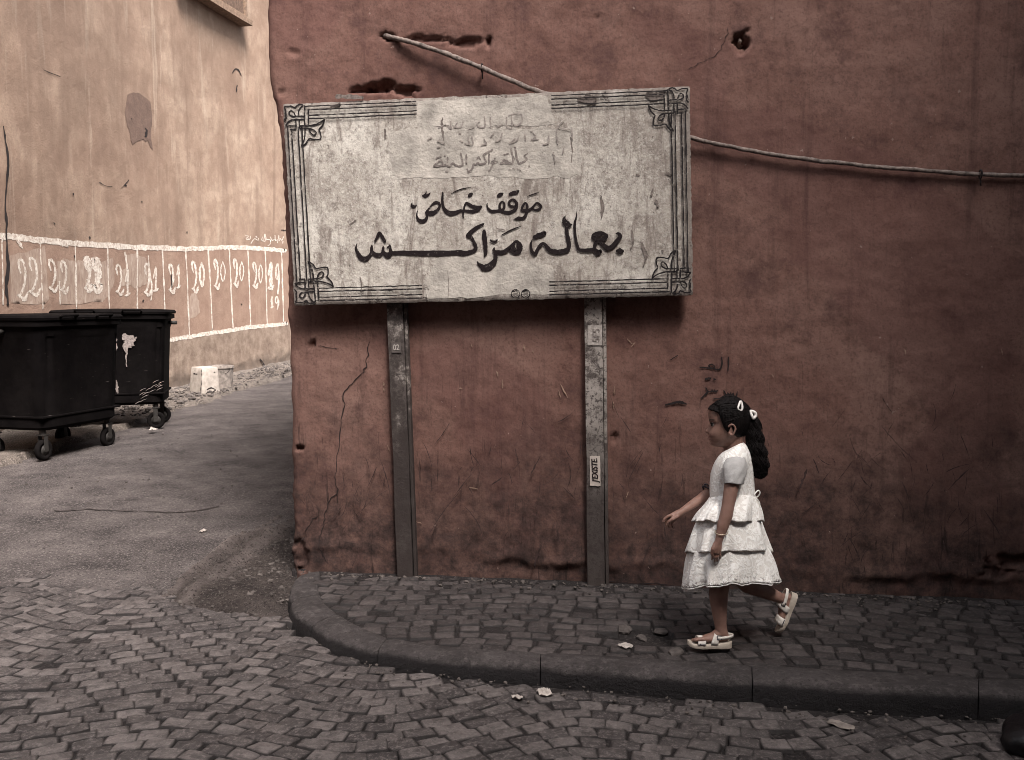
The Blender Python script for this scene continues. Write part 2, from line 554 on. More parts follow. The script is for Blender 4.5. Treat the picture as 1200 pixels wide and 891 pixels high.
def mat_paint(name, c, wear=0.5, cut=0.62):
    t = NT(name)
    f = t.ramp(t.noise(40, 7, 0.85), [(cut, 0.0), (cut + 0.06, wear)])
    col = t.mix(f, c, (0.34, 0.30, 0.27))
    return t.done(col, 0.75, t.bump(t.noise(80, 3, 0.6), 0.002), 0.25)

def mat_whitewash():
    t = NT("whitewash")
    p = t.pos()
    st = t.noise(14.0, 4, 0.7)
    col = t.ramp(st, [(0.3, (0.48, 0.415, 0.36)), (0.6, (0.70, 0.645, 0.58))])
    col = t.mix(t.ramp(t.noise(25, 5, 0.75), [(0.48, 0.0), (0.62, 0.85)]), col, (0.31, 0.215, 0.165))
    return t.done(col, 0.9, t.bump(st, 0.002))

def mat_smear():
    t = NT("thin_whitewash")
    p = t.pos()
    st = t.noise(1.0, 5, 0.75, t.mapping(p, (14, 14, 5), (0.3, 0, 0)), 1.0)
    col = t.ramp(st, [(0.35, (0.26, 0.18, 0.142)), (0.55, (0.35, 0.27, 0.22)), (0.72, (0.44, 0.36, 0.30))])
    return t.done(col, 0.92, t.bump(st, 0.002))

def mat_post(name, k):
    t = NT(name)
    p = t.pos()
    f = t.noise(7, 6, 0.75)
    a = t.ramp(f, [(0.44 - k, (0.042, 0.033, 0.030)), (0.54 - k, (0.10, 0.083, 0.076)), (0.63 - k, (0.33, 0.295, 0.27))])
    pit = t.ramp(t.noise(45, 4, 0.75), [(0.52, 0.0), (0.60, 0.85)])
    a = t.mix(pit, a, (0.04, 0.03, 0.028))
    e = t.math('ADD', t.sep(p)[2], t.math('MULTIPLY', t.math('SUBTRACT', t.noise(3, 4, 0.6), 0.5), 0.9))
    a = t.mix(t.mr(e, 0.5, 1.15, 0.93, 0.0), a, (0.036, 0.027, 0.025))
    return t.done(a, 0.75, t.bump(t.noise(60, 4, 0.7), 0.003), 0.35)

def mat_bin():
    t = NT("black_bin_plastic")
    o = t.obj()
    a = t.ramp(t.noise(4, 5, 0.7, o), [(0.35, (0.0025, 0.002, 0.0022)), (0.7, (0.006, 0.005, 0.005))])
    scr = t.noise(2.0, 3, 0.6, t.mapping(o, (4, 4, 30), (0.5, 0.6, 0.2)))
    a = t.mix(t.ramp(scr, [(0.70, 0.0), (0.76, 0.5)]), a, (0.10, 0.085, 0.08))
    return t.done(a, 0.8, t.bump(t.noise(20, 4, 0.6, o), 0.003), 0.04)

def mat_skin():
    t = NT("skin")
    o = t.obj()
    a = t.ramp(t.noise(30, 3, 0.5, o), [(0.3, (0.215, 0.122, 0.096)), (0.7, (0.270, 0.160, 0.128))])
    a = t.mix(t.attr("lip"), a, (0.20, 0.070, 0.060))
    a = t.mix(t.attr("brow"), a, (0.012, 0.008, 0.008))
    b = t.b
    b.inputs['Subsurface Weight'].default_value = 0.12
    b.inputs['Subsurface Radius'].default_value = (0.012, 0.005, 0.003)
    a = t.mix(t.ramp(t.noise(14, 5, 0.7, o), [(0.5, 0.0), (0.7, 0.4)]), a, (0.15, 0.078, 0.062))
    return t.done(a, 0.5, t.bump(t.noise(220, 3, 0.6, o), 0.0010), 0.35)

def mat_hair():
    t = NT("black_hair")
    o = t.obj()
    s = t.noise(1.0, 4, 0.6, t.mapping(o, (160, 160, 12)))
    a = t.ramp(s, [(0.35, (0.003, 0.0024, 0.0026)), (0.7, (0.010, 0.007, 0.007))])
    return t.done(a, 0.62, t.bump(s, 0.004), 0.12)

def mat_lace():
    t = NT("white_lace")
    o = t.obj()
    w = t.noise(26, 2, 0.5, o, 1.5)
    fl = t.ramp(w, [(0.40, 0.0), (0.47, 1.0), (0.53, 1.0), (0.60, 0.0)])
    vo = t.voro(260, o)
    mesh = t.ramp(vo, [(0.2, 0.0), (0.5, 1.0)])
    pat = t.math('MAXIMUM', fl, t.math('MULTIPLY', mesh, 0.35))
    col = t.mix(pat, (0.74, 0.705, 0.665), (0.94, 0.93, 0.905))
    hole = t.math('MULTIPLY', t.attr("hem"), t.ramp(t.noise(55, 3, 0.6, o, 1.0), [(0.52, 0.0), (0.60, 0.85)]))
    col = t.mix(hole, col, (0.16, 0.13, 0.12))
    return t.done(col, 0.9, t.bump(t.math('ADD', pat, t.math('MULTIPLY', t.noise(9, 3, 0.5, o), 2.2)), 0.0014), 0.1)

M = dict(
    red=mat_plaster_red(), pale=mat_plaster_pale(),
    sett=mat_stone("street_sett", (0.045, 0.038, 0.038), (0.150, 0.130, 0.125), (0.014, 0.011, 0.011), 0.30),
    pave=mat_stone("pavement_sett", (0.036, 0.030, 0.030), (0.085, 0.072, 0.070), (0.016, 0.013, 0.013), 0.5),
    kerb=mat_kerb(),
    mortar=mat_ground("joint_dirt", (0.012, 0.010, 0.010), (0.024, 0.019, 0.019), (0.06, 0.052, 0.050), 6),
    asphalt=mat_ground("old_asphalt", (0.050, 0.042, 0.042), (0.150, 0.129, 0.124), (0.25, 0.218, 0.208), 2.8, 0.035),
    dirt=mat_dirt(),
    verge=mat_ground("verge_rubble", (0.085, 0.070, 0.061), (0.20, 0.168, 0.147), (0.31, 0.27, 0.24), 4, 0.03),
    sign=mat_sign(), ink=mat_paint("black_sign_paint", (0.010, 0.005, 0.006), 0.6, 0.60),
    line=mat_paint("black_line_paint", (0.012, 0.009, 0.010), 0.9, 0.57),
    ghost=mat_paint("faded_grey_paint", (0.17, 0.145, 0.135), 0.8, 0.5),
    ghost2=mat_paint("very_faded_grey_paint", (0.245, 0.215, 0.20), 0.9, 0.47),
    repaint_unused=simple("repainted_patch", (0.52, 0.49, 0.445), 0.8, 0.14, 9, 0.002, 60),
    white=mat_whitewash(), smear=mat_smear(), post=mat_post('rusty_painted_steel', 0.0), post_pale=mat_post('rusty_steel_with_pale_paint', 0.13), bin=mat_bin(),
    rubber=simple("tyre_rubber", (0.007, 0.006, 0.006), 0.9, spec=0.05),
    steel=simple("dull_steel", (0.035, 0.032, 0.03), 0.6, 0.3, 30, 0, 60, 0.3, 0.3),
    cable=simple("grimy_cable", (0.17, 0.135, 0.12), 0.75, 0.6, 45, 0.004, 60),
    scratch=simple("dark_scratch", (0.022, 0.016, 0.016), 0.95), scuff=simple("scuff", (0.045, 0.027, 0.025), 0.95, 0.5, 30),
    damage=simple("bare_render", (0.25, 0.165, 0.125), 0.95, 0.25, 15, 0.006, 40),
    wood=simple("weathered_wood", (0.21, 0.145, 0.105), 0.85, 0.4, 25, 0.004, 50),
    wood2=simple("dark_wood", (0.12, 0.08, 0.06), 0.85, 0.4, 25, 0.004, 50),
    tub=simple("dirty_white_plastic", (0.36, 0.32, 0.285), 0.7, 0.25, 14, 0.003, 40),
    tub2=simple("dirty_grey_plastic", (0.22, 0.19, 0.17), 0.8, 0.6, 12, 0.004, 30),
    paper=simple("paper_scrap", (0.40, 0.355, 0.325), 0.9, 0.15, 30),
    sticker=simple("sticker_paper", (0.46, 0.40, 0.36), 0.8, 0.12, 40),
    plate=simple("grey_plate", (0.36, 0.325, 0.30), 0.8, 0.3, 60, 0.002, 90),
    skin=mat_skin(), hair=mat_hair(), lace=mat_lace(),
    sleeve=simple("grey_jersey", (0.42, 0.41, 0.405), 0.9, 0.12, 40, 0.002, 300),
    trim=simple("taupe_piping", (0.24, 0.20, 0.175), 0.85),
    sole=simple("sandal_sole", (0.44, 0.385, 0.325), 0.75, 0.12, 40),
    strap=simple("white_strap", (0.66, 0.62, 0.57), 0.55, 0.1, 40, 0.001, 90, 0.5),
    clip=simple("white_clip", (0.74, 0.70, 0.67), 0.35, 0.05, 20, 0, 60, 0.5),
    bead=simple("dark_beads", (0.03, 0.025, 0.035), 0.35, 0.5, 60, 0, 60, 0.5),
    bangle=simple("pale_bangle", (0.45, 0.38, 0.28), 0.35, 0.1, 40, 0, 60, 0.6, 0.4),
    eye=simple("eye_white", (0.36, 0.32, 0.31), 0.3, 0.03), iris=simple("dark_iris", (0.010, 0.006, 0.005), 0.2, 0.1),
    blob=simple("dark_blob", (0.006, 0.005, 0.006), 0.5, 0.2, 30, 0.006, 25),
    rubble=simple("broken_stone", (0.075, 0.064, 0.060), 0.9, 0.4, 30, 0.006, 40),
)

# =================================================================== GROUND
def road_z(x, y=0.0):
    return -0.068 - 0.014 * np.maximum(np.asarray(x, float), -0.6)

def alley_z(y):
    return np.interp(y, [0, 4.6, 5.6, 9.0, 14.35, 18.65, 40], [-0.066, -0.066, -0.06, 0.0, 0.09, 0.26, 1.0])

g = 220.0
o = mesh_obj("ground", [(-g, -g, -0.30), (g, -g, -0.30), (g, g, -0.30), (-g, g, -0.30)], [(0, 1, 2, 3)], M['dirt'], smooth=False)
tag(o, "earth below and beyond the streets", "ground", kind="structure")

OUTER = [(345, 676), (339, 690), (338.5, 703), (341.7, 715), (358, 728), (381, 744), (417, 757), (450, 764), (500, 771), (537, 776), (600, 780), (700, 787), (807, 795), (900, 801), (1000, 807), (1100, 811), (1200, 816), (1320, 822), (1700, 842)]
INNER = [(377, 668), (373, 684), (374, 694), (380, 706), (392, 716), (408, 727), (432, 739), (462, 748), (504, 755), (540, 759), (600, 763), (700, 768), (800, 774), (900, 780), (1000, 786), (1100, 791), (1200, 796), (1320, 802), (1700, 822)]
outer = catmull([G(*p)[:2] for p in OUTER], 6)
inner = catmull([G(*p)[:2] for p in INNER], 6)

# cobbled street: limit towards the alley
LIM = [G(*p, -0.075) for p in [(-500, 682), (-200, 684), (0, 687), (60, 690), (120, 692), (178, 697), (215, 711), (260, 722), (310, 735), (345, 748), (385, 765), (430, 775)]]
LX = [p.x for p in LIM]; LY = [p.y for p in LIM]
def street_limit(x):
    return np.interp(x, LX, LY, left=LY[0], right=99)
def kerb_front(x):
    return np.interp(x, outer[20:, 0], outer[20:, 1], left=99, right=outer[-1, 1])

# bed of the street
nx, ny = 90, 60
X, Y = np.meshgrid(np.linspace(-8, 9, nx), np.linspace(-2.6, 5.9, ny), indexing='ij')
Z = road_z(X) - 0.0125 + 0.004 * fbm(X * 3, Y * 3)
Z = np.where(Y > street_limit(X) + 0.25, -0.16, Z)
Z = np.where(Y > kerb_front(X) + 0.15, -0.16, Z)
o = mesh_obj("street_bed", np.stack([X, Y, Z], -1).reshape(-1, 3), grid_faces(nx, ny), M['mortar'])
tag(o, "dirt in the joints of the cobbled street", "street", kind="structure")

def build_setts(name, items, zf, mat, label, cat, dome=0.010):
    # items: x, y, rot, wx, wy
    ring = np.array([-1, -0.95, -0.78, 0, 0.78, 0.95, 1.0])
    U, V = np.meshgrid(ring, ring, indexing='ij')
    U = U.ravel(); V = V.ravel()
    m = np.maximum(np.abs(U), np.abs(V))
    prof = np.where(m > 0.97, -0.045, np.where(m > 0.9, -dome, -dome * 0.22 * (U ** 2 + V ** 2)))
    rr = 1 - 0.06 * (np.abs(U * V)) ** 3
    F0 = grid_faces(7, 7)
    vs_, fs_, rn, dp = [], [], [], []
    it = np.array(items)
    N = len(it)
    for k in range(N):
        x, y, r, wx, wy = it[k]
        jc = rng.normal(0, 0.055, (2, 4))
        # quad corner jitter, bilinear
        wts = np.stack([(1 - U) * (1 - V), (1 + U) * (1 - V), (1 + U) * (1 + V), (1 - U) * (1 + V)]) / 4
        uu = (U * rr + jc[0] @ wts) * wx / 2
        vv = (V * rr + jc[1] @ wts) * wy / 2
        c, s = math.cos(r), math.sin(r)
        px = x + c * uu - s * vv; py = y + s * uu + c * vv
        tx, ty = rng.normal(0, 0.030, 2)
        pz = zf(px, py) + prof + uu * tx + vv * ty + rng.normal(0, 0.0026) + rng.normal(0, 0.0014, 49)
        vs_.append(np.stack([px, py, pz], 1)); fs_.append(F0 + 49 * k)
        rn.append(np.full(49, rng.random())); dp.append(np.where(m > 0.9, 0.9, 0.0))
    o = mesh_obj(name, np.concatenate(vs_), np.concatenate(fs_), mat, attr={"rnd": np.concatenate(rn), "dep": np.concatenate(dp)})
    return tag(o, label, cat, kind="structure")

items = []
W = 1.50
for lane in range(-6, 7):
    xc = lane * W + 0.25
    for row in range(-6, 92):
        nst = 14
        off = (row % 2) * 0.5 + rng.normal(0, 0.06)
        for j in range(-1, nst + 1):
            t = (j + off) / nst
            if t < 0.0 or t >= 1.0: continue
            x = xc + (t - 0.5) * W
            u = (t - 0.5) * 2
            y = 1.6 + row * 0.078 - 0.23 * (0.5 - 0.5 * math.cos(math.pi * u)) ** 0.85 + 0.10 * math.sin(x * 1.1)
            sl = -0.23 * 0.5 * math.pi * math.sin(math.pi * u) * 2 / W + 0.11 * math.cos(x * 1.1)
            x += rng.normal(0, 0.004); y += rng.normal(0, 0.004)
            if y < 2.25 or y > street_limit(x) + 0.10 + rng.normal(0, 0.05) or abs(x) > 6.2: continue
            if y > kerb_front(x) - 0.035: continue
            a = math.atan(sl)
            items.append((x, y, a + rng.normal(0, 0.06), (W / nst) / math.cos(a) * rng.uniform(1.0, 1.08), 0.078 * math.cos(a) ** 0.5 * rng.uniform(1.02, 1.12)))
build_setts("cobbled_street", items, lambda x, y: road_z(x) + 0.0045 * vnoise(x * 2.2, y * 2.2, 3.0), M['sett'], "grey cobbles laid in arcs across the street", "street", 0.004)

# alley asphalt
nx, ny = 220, 300
X, Y = np.meshgrid(np.linspace(-6.3, 1.5, nx), np.concatenate([np.linspace(3.6, 12, 200), np.linspace(12.1, 34, 100)]), indexing='ij')
Z = alley_z(Y) + 0.016 * fbm(X * 1.1, Y * 1.1, 2.0) + 0.005 * fbm(X * 5, Y * 5, 1.0)
tb = sstep(0.12, -0.10, Y - street_limit(X) + 0.06 * fbm(X * 3, Y * 3))
Z = Z * (1 - tb) + tb * (road_z(X) - 0.010) - 0.08 * sstep(-0.35, -0.7, Y - street_limit(X))
Z = np.where((X > -1.15) & (Y < 5.8), -0.2, Z)
AZ = lambda x, y: float(alley_z(y) + 0.016 * fbm(x * 1.1, y * 1.1, 2.0) + 0.005 * fbm(x * 5, y * 5, 1.0))
o = mesh_obj("alley_road", np.stack([X, Y, Z], -1).reshape(-1, 3), grid_faces(nx, ny), M['asphalt'])
tag(o, "worn asphalt of the alley", "road", kind="structure")

def poly_dist(poly, X, Y):
    d = np.full(X.shape, 1e9); ins = np.zeros(X.shape, bool)
    n = len(poly); j = n - 1
    for i in range(n):
        xi, yi = poly[i][0], poly[i][1]; xj, yj = poly[j][0], poly[j][1]
        ex, ey = xj - xi, yj - yi
        t = np.clip(((X - xi) * ex + (Y - yi) * ey) / (ex * ex + ey * ey + 1e-12), 0, 1)
        d = np.minimum(d, np.hypot(X - xi - t * ex, Y - yi - t * ey))
        c = (yi > Y) != (yj > Y)
        with np.errstate(divide='ignore', invalid='ignore'):
            xx = (xj - xi) * (Y - yi) / (yj - yi) + xi
        ins ^= c & (X < xx)
        j = i
    return np.where(ins, d, -d)

def ground_surf(px, py, lay):
    p = G(px, py, 0.0)
    for _ in range(3): p = G(px, py, AZ(p.x, p.y))
    return Vector((p.x, p.y, p.z + 0.006))
M['tar'] = simple("tar_seam", (0.045, 0.037, 0.035), 0.9, 0.5, 9)
for pts in ([(60, 599), (110, 598), (150, 600), (210, 601), (235, 599), (262, 593)],):
    a = []
    for p, q in zip(pts[:-1], pts[1:]):
        for k in range(6): a.append((p[0] + (q[0] - p[0]) * k / 6 + rng.normal() * 1.2, p[1] + (q[1] - p[1]) * k / 6 + rng.normal() * .5, rng.uniform(.3, 1.2)))
    pq_ = Paint(ground_surf, .4); pq_.stroke(a, 2)
    tag(pq_.build("alley_road_crack", M['tar']), "crack in the worn asphalt of the alley", "crack", kind="structure")
# heap of gravelly dirt at the corner
DP = [G(*p, -0.06) for p in [(150, 706), (172, 690), (215, 655), (280, 618), (345, 588), (380, 588), (380, 700), (352, 735), (400, 765), (440, 778), (330, 752), (240, 728)]]
DPOLY = [(p.x, p.y) for p in DP]
xs = [p[0] for p in DPOLY]; ys = [p[1] for p in DPOLY]
nx, ny = 170, 170
X, Y = np.meshgrid(np.linspace(min(xs) - .1, max(xs) + .1, nx), np.linspace(min(ys) - .1, max(ys) + .1, ny), indexing='ij')
D = poly_dist(DPOLY, X, Y)
def dirt_h(X, Y, D):
    m = sstep(-0.04, 0.28, D + 0.06 * fbm(X * 5, Y * 5, 4.0))
    rut = fbm((X * 0.72 - Y * 0.35) * 5.5, (X + Y) * 0.5, 9.0)
    P1 = G(178, 694, -0.05); P2 = G(345, 590, -0.05)
    ux, uy = P2.x - P1.x, P2.y - P1.y; l = math.hypot(ux, uy); ux /= l; uy /= l
    dn = (X - P1.x) * -uy + (Y - P1.y) * ux
    wv = 0.03 * fbm(X * 2, Y * 2, 1.0)
    ridge = 0.050 * np.exp(-((dn + 0.06 + wv) / 0.05) ** 2) + 0.036 * np.exp(-((dn + 0.21 + wv) / 0.045) ** 2) - 0.020 * np.exp(-((dn + 0.135 + wv) / 0.03) ** 2)
    ridge = ridge * m * (0.7 + 0.5 * fbm(X * 4, Y * 4, 6.0))
    return ridge - 0.115 + 0.085 * m + m * (0.028 * fbm(X * 5, Y * 5) + 0.020 * fbm(X * 22, Y * 22, 2.0) + 0.040 * rut)
Z = dirt_h(X, Y, D)
P1 = G(178, 694, -0.05); P2 = G(345, 590, -0.05)
ux, uy = P2.x - P1.x, P2.y - P1.y; l = math.hypot(ux, uy); ux /= l; uy /= l
dn = (X - P1.x) * -uy + (Y - P1.y) * ux + 0.05 * fbm(X * 2, Y * 2, 1.0) + 0.02 * fbm(X * 9, Y * 9, 1.0)
dust = np.clip(0.9 * np.exp(-((dn + 0.03) / 0.085) ** 2) + 0.55 * np.exp(-((dn + 0.24) / 0.05) ** 2) + 0.25 * sstep(0.0, 0.5, fbm(X * 2.3, Y * 2.3, 4.0)), 0, 1)
o = mesh_obj("dirt_patch", np.stack([X, Y, Z], -1).reshape(-1, 3), grid_faces(nx, ny), M['dirt'], attr={"dust": dust.ravel()})
tag(o, "gravelly dirt washed up at the corner", "dirt", kind="structure")

# kerb, in stones
def kerb():
    mb = MB()
    oo = np.array([np.interp(np.linspace(0, len(outer) - 1, 900), np.arange(len(outer)), outer[:, k]) for k in (0, 1)]).T
    ii = np.array([np.interp(np.linspace(0, len(inner) - 1, 900), np.arange(len(inner)), inner[:, k]) for k in (0, 1)]).T
    L = np.concatenate([[0], np.cumsum(np.hypot(*np.diff(oo, axis=0).T))])
    cuts = [0, 0.16, 0.42, 0.82, 1.32, 2.05, 2.9, 3.75, 4.6, 5.5, 6.4, L[-1]]
    for a, b in zip(cuts[:-1], cuts[1:]):
        a2, b2 = a + 0.002, b - 0.002
        n = max(4, int((b - a) / 0.035))
        rings = []
        for t in np.linspace(a2, b2, n):
            O = np.array([np.interp(t, L, oo[:, k]) for k in (0, 1)]); I = np.array([np.interp(t, L, ii[:, k]) for k in (0, 1)])
            d = (O - I) / np.hypot(*(O - I))
            e = min(t - a2, b2 - t)
            rd = 0.008 * math.exp(-e / 0.02)
            zt = 0.004 - rd; zb = float(road_z(O[0])) - 0.05
            prof = [(I, zb), (I, zt - 0.012), (I + d * 0.012, zt), (I + (O - I) * 0.35, zt + 0.003), (I + (O - I) * 0.7, zt + 0.002), (O - d * 0.035, zt - 0.002), (O - d * 0.014, zt - 0.010), (O - d * 0.002 - d * rd, zt - 0.028), (O + d * 0.004 - d * rd, -0.055), (O + d * 0.010 - d * rd, zb)]
            ring = []
            for q, (p, z) in enumerate(prof):
                w = 0.012 if 4 <= q <= 7 else 0.004
                nn = (float(fbm(p[0] * 9, p[1] * 9, z * 14 + q * .2)) + 0.6 * min(0, float(fbm(p[0] * 5, p[1] * 5, 3.0)) + .1)) * w
                ring.append((p[0] + d[0] * nn, p[1] + d[1] * nn, z + nn * (0.8 if q > 1 and q < 8 else 0)))
            rings.append(ring)
        mb.loft(rings)
    o = mb.build("kerb", M['kerb'])
    autosmooth(o, 50)
    return tag(o, "worn kerb stones rounding the corner", "kerb", kind="structure")
kerb()

# =================================================================== CORNER BUILDING (red)
WA = G(343, 668, 0); WB = G(1200, 705, 0)
EX = (WB - WA).normalized()
EN = Vector((EX.y, -EX.x, 0))
if EN.y > 0: EN = -EN

def WS(px, py, off=0.0):
    d = ray(px, py)
    P0 = WA + EN * off
    t = (P0 - EYE).dot(EN) / d.dot(EN)
    p = EYE + d * t
    return (p - P0).dot(EX), p.z

ed = [(308, -80), (311, 0), (312, 60), (314, 95), (321, 130), (326, 160), (331, 250), (335, 350), (338, 450), (340, 560), (342, 625), (341, 645), (343, 668)]
es = [WS(*p) for p in ed][::-1]
EZ = [-0.3] + [e[1] for e in es] + [7.5]
ES = [es[0][0]] + [e[0] for e in es] + [es[-1][0] - 0.05]
def s_left(z): return np.interp(z, EZ, ES) + 0.006 * vnoise(np.asarray(z) * 9, 0.0, 4.0) + 0.004 * vnoise(np.asarray(z) * 31, 0.0, 4.0)

GOUGE = []  # s, z, rs, rz, depth
for px, py, rx, ry, dp in [(867, 47, 9, 9, 0.05), (868, 58, 6, 7, 0.03), (425, 106, 16, 5, 0.035), (445, 103, 18, 8, 0.05), (472, 106, 16, 6, 0.04), (455, 44, 9, 5, 0.035), (500, 46, 30, 4, 0.022), (545, 50, 18, 5, 0.025), (572, 50, 2.5, 8, 0.03),
                           (366, 403, 5, 5, 0.03), (351, 526, 5, 3, 0.03), (352, 650, 9, 20, 0.022), (706, 613, 5, 4, 0.02), (720, 515, 3, 6, 0.02), (1188, 660, 22, 9, 0.03), (1165, 672, 16, 8, 0.02), (700, 20, 5, 2, 0.006), (345, 62, 8, 4, 0.008), (330, 108, 6, 5, 0.01)]:
    s, z = WS(px, py); GOUGE.append((s, z, rx / 212.0, ry / 212.0, dp))

def wdisp(s, z):
    s = np.asarray(s, float); z = np.asarray(z, float)
    d = 0.016 * fbm(s * 1.3, z * 1.3, 1.0, 3) + 0.0038 * fbm(s * 6, z * 6, 5.0, 3)
    d = d + 0.0028 * fbm(s * 21, z * 21, 8.0, 2)
    hb = 0.10 + 0.05 * fbm(s * 2.5, 0.0, 3.0) + 0.03 * fbm(s * 14, 0.0, 6.0)
    low = sstep(0.03, -0.02, z - hb) * sstep(-0.25, 0.25, fbm(s * 1.7, 0.0, 9.0))
    d = d - low * (0.018 + 0.010 * fbm(s * 16, z * 16, 2.0))
    d = d + 0.008 * sstep(0.05, 0.0, np.abs(z - hb - 0.03)) * sstep(-0.2, 0.3, fbm(s * 4, z * 4, 7.0))
    for gs, gz, rs, rz, dp in GOUGE:
        wob = 1 + 0.9 * fbm(s * 24 + gs, z * 36, 3.0, 3)
        q = np.hypot((s - gs) / rs, (z - gz) / rz) / np.maximum(wob, .3)
        d = d - dp * sstep(1.02, 0.75, q)
    return d

def W3(s, z, off=0.0):
    d = float(wdisp(s, z)) + off
    return WA + EX * s + EN * d + Vector((0, 0, z))

def wall_surf(base=0.004):
    def f(px, py, lay):
        s, z = WS(px, py)
        return W3(s, z, base + lay * 0.00015)
    return f

tcol = np.concatenate([[-9, -6, -3, -1.5, -0.7, -0.35, -0.15, -0.06, 0], np.linspace(0.006, 0.05, 7), np.arange(0.0625, 4.75, 0.0125), [4.8, 5.0, 5.4, 6, 7, 8.5, 10]])
zrow = np.concatenate([[-0.3, -0.12], np.arange(-0.05, 3.75, 0.0125), [3.85, 4.1, 4.6, 5.3, 6.0]])
T, Zg = np.meshgrid(tcol, zrow, indexing='ij')
SL = s_left(Zg)
R = 0.05
Sg = SL + np.maximum(T, 0)
disp = wdisp(Sg, Zg)
tt = np.clip(T, 0, R)
corner = -(R - np.sqrt(np.maximum(R * R - (R - tt) ** 2, 0)))
offn = disp + corner
P = np.zeros(T.shape + (3,))
for k in range(3):
    P[..., k] = WA[k] + EX[k] * Sg + EN[k] * offn
P[..., 2] += Zg
back = np.maximum(-T, 0)
P[..., 1] += back
P[..., 0] += back * 0.02 + np.where(T < 0, 0.01 * fbm(back * 2, Zg * 2, 5.0), 0)
bld = thing("corner_building", (WA.x, WA.y, 0), "dark red plastered building on the street corner, scuffed and cracked", "building")
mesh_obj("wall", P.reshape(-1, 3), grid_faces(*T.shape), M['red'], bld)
q0 = P[0, -1]; q1 = P[9, -1]; q2 = P[-1, -1]
mb = MB()
bx = (q2[0], 15.0)
mb.add([(q0[0], q0[1], 6.0), (q1[0], q1[1], 6.0), (q2[0], q2[1], 6.0), (q2[0], q0[1], 6.0)], [(0, 1, 2, 3)])
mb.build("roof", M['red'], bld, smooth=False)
mb = MB()
mb.add([(q0[0], q0[1], -0.3), (q0[0], q0[1], 6.0), (q2[0], q0[1], 6.0), (q2[0], q0[1], -0.3), (q2[0], q2[1], 6.0), (q2[0], q2[1], -0.3)], [(0, 1, 2, 3), (3, 2, 4, 5)])
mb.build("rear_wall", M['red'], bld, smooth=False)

# cracks and scratches
def crack(name, pts, w=1.1, mat='scratch', parent=bld, sub=5, jag=1.0):
    a = []
    for p, q in zip(pts[:-1], pts[1:]):
        for k in range(sub):
            t = k / sub
            j = jag if k else jag * 0.3
            a.append((p[0] + (q[0] - p[0]) * t + rng.normal() * j, p[1] + (q[1] - p[1]) * t + rng.normal() * j * 0.5, w * rng.uniform(0.4, 1.2)))
    a.append((*pts[-1], w * 0.2))
    a[0] = (a[0][0], a[0][1], w * 0.2)
    p = Paint(wall_surf(0.0035)); p.stroke(a, 1, smooth=False)
    return p.build(name, M[mat], parent)
crack("crack", [(434, 400), (430, 420), (427, 436), (415, 448), (404, 458), (402, 484), (397, 520), (394, 545), (393, 562), (396, 576), (384, 590), (381, 608), (377, 625), (375, 642), (386, 660)])
crack("crack", [(374, 604), (366, 611), (358, 622), (355, 634)], 0.9)
crack("crack", [(368, 404), (382, 407), (397, 409)], 0.8)
crack("crack", [(853, 32), (848, 52), (838, 66), (824, 73), (806, 82)], 0.7)
crack("crack", [(497, 688), (515, 676), (552, 680), (575, 682), (600, 683), (640, 684), (686, 686)], 1.6)
crack("crack", [(712, 682), (740, 684), (770, 683), (800, 689)], 1.2)
crack("crack", [(906, 694), (960, 698), (1010, 700), (1080, 704), (1150, 706)], 1.6)
pb = Paint(wall_surf(0.0045), 0.5)
def scuff(x, y, l, a, w):
    n = 5; c = []
    bend = rng.normal(0, 0.25)
    for k in range(n + 1):
        t = k / n
        an = a + bend * (t - 0.5)
        c.append((x + math.cos(an) * l * (t - .5), y + math.sin(an) * l * (t - .5), w * math.sin(math.pi * (0.08 + 0.84 * t)) * rng.uniform(0.5, 1.2)))
    pb.stroke(c, 2, cap=False)
for k in range(210):
    r = rng.random()
    x = rng.uniform(350, 1190); y = rng.choice([rng.normal(610, 35), rng.normal(560, 40)])
    if y > 676: continue
    scuff(x, y, rng.uniform(5, 34), rng.choice([-1.15, -0.9, 0.95, -1.35, 1.2, 1.5]) + rng.normal(0, .2), rng.uniform(0.4, 1.1))
for x, y, l, a, w in [(520, 600, 70, -0.95, 1.8), (560, 610, 46, 1.05, 1.8), (545, 565, 52, -0.9, 1.4), (628, 545, 26, -1.1, 2.2), (600, 560, 14, 1.3, 2), (630, 650, 30, -1.25, 3.6), (655, 625, 20, 1.4, 2.4), (583, 563, 16, -.6, 3), (880, 530, 24, -.6, 2.4), (1010, 600, 36, -1.0, 2), (1000, 640, 30, 1.1, 2), (940, 560, 24, -1.2, 4), (955, 545, 18, 1.2, 3), (1050, 520, 60, 0.8, 1.5), (745, 545, 40, -1.1, 1.4), (760, 640, 44, -1.1, 2.0), (1120, 560, 34, -0.8, 2.2), (1160, 610, 46, 1.0, 2.0), (880, 640, 30, -1.0, 2.6), (430, 590, 40, -1.2, 1.8), (455, 560, 50, 1.3, 1.4)]:
    scuff(x, y, l, a, w * .7)
tag(pb.build("scuff_marks", M['scuff'], bld), kind='stuff')
pc = Paint(wall_surf(0.0045), 0.5)
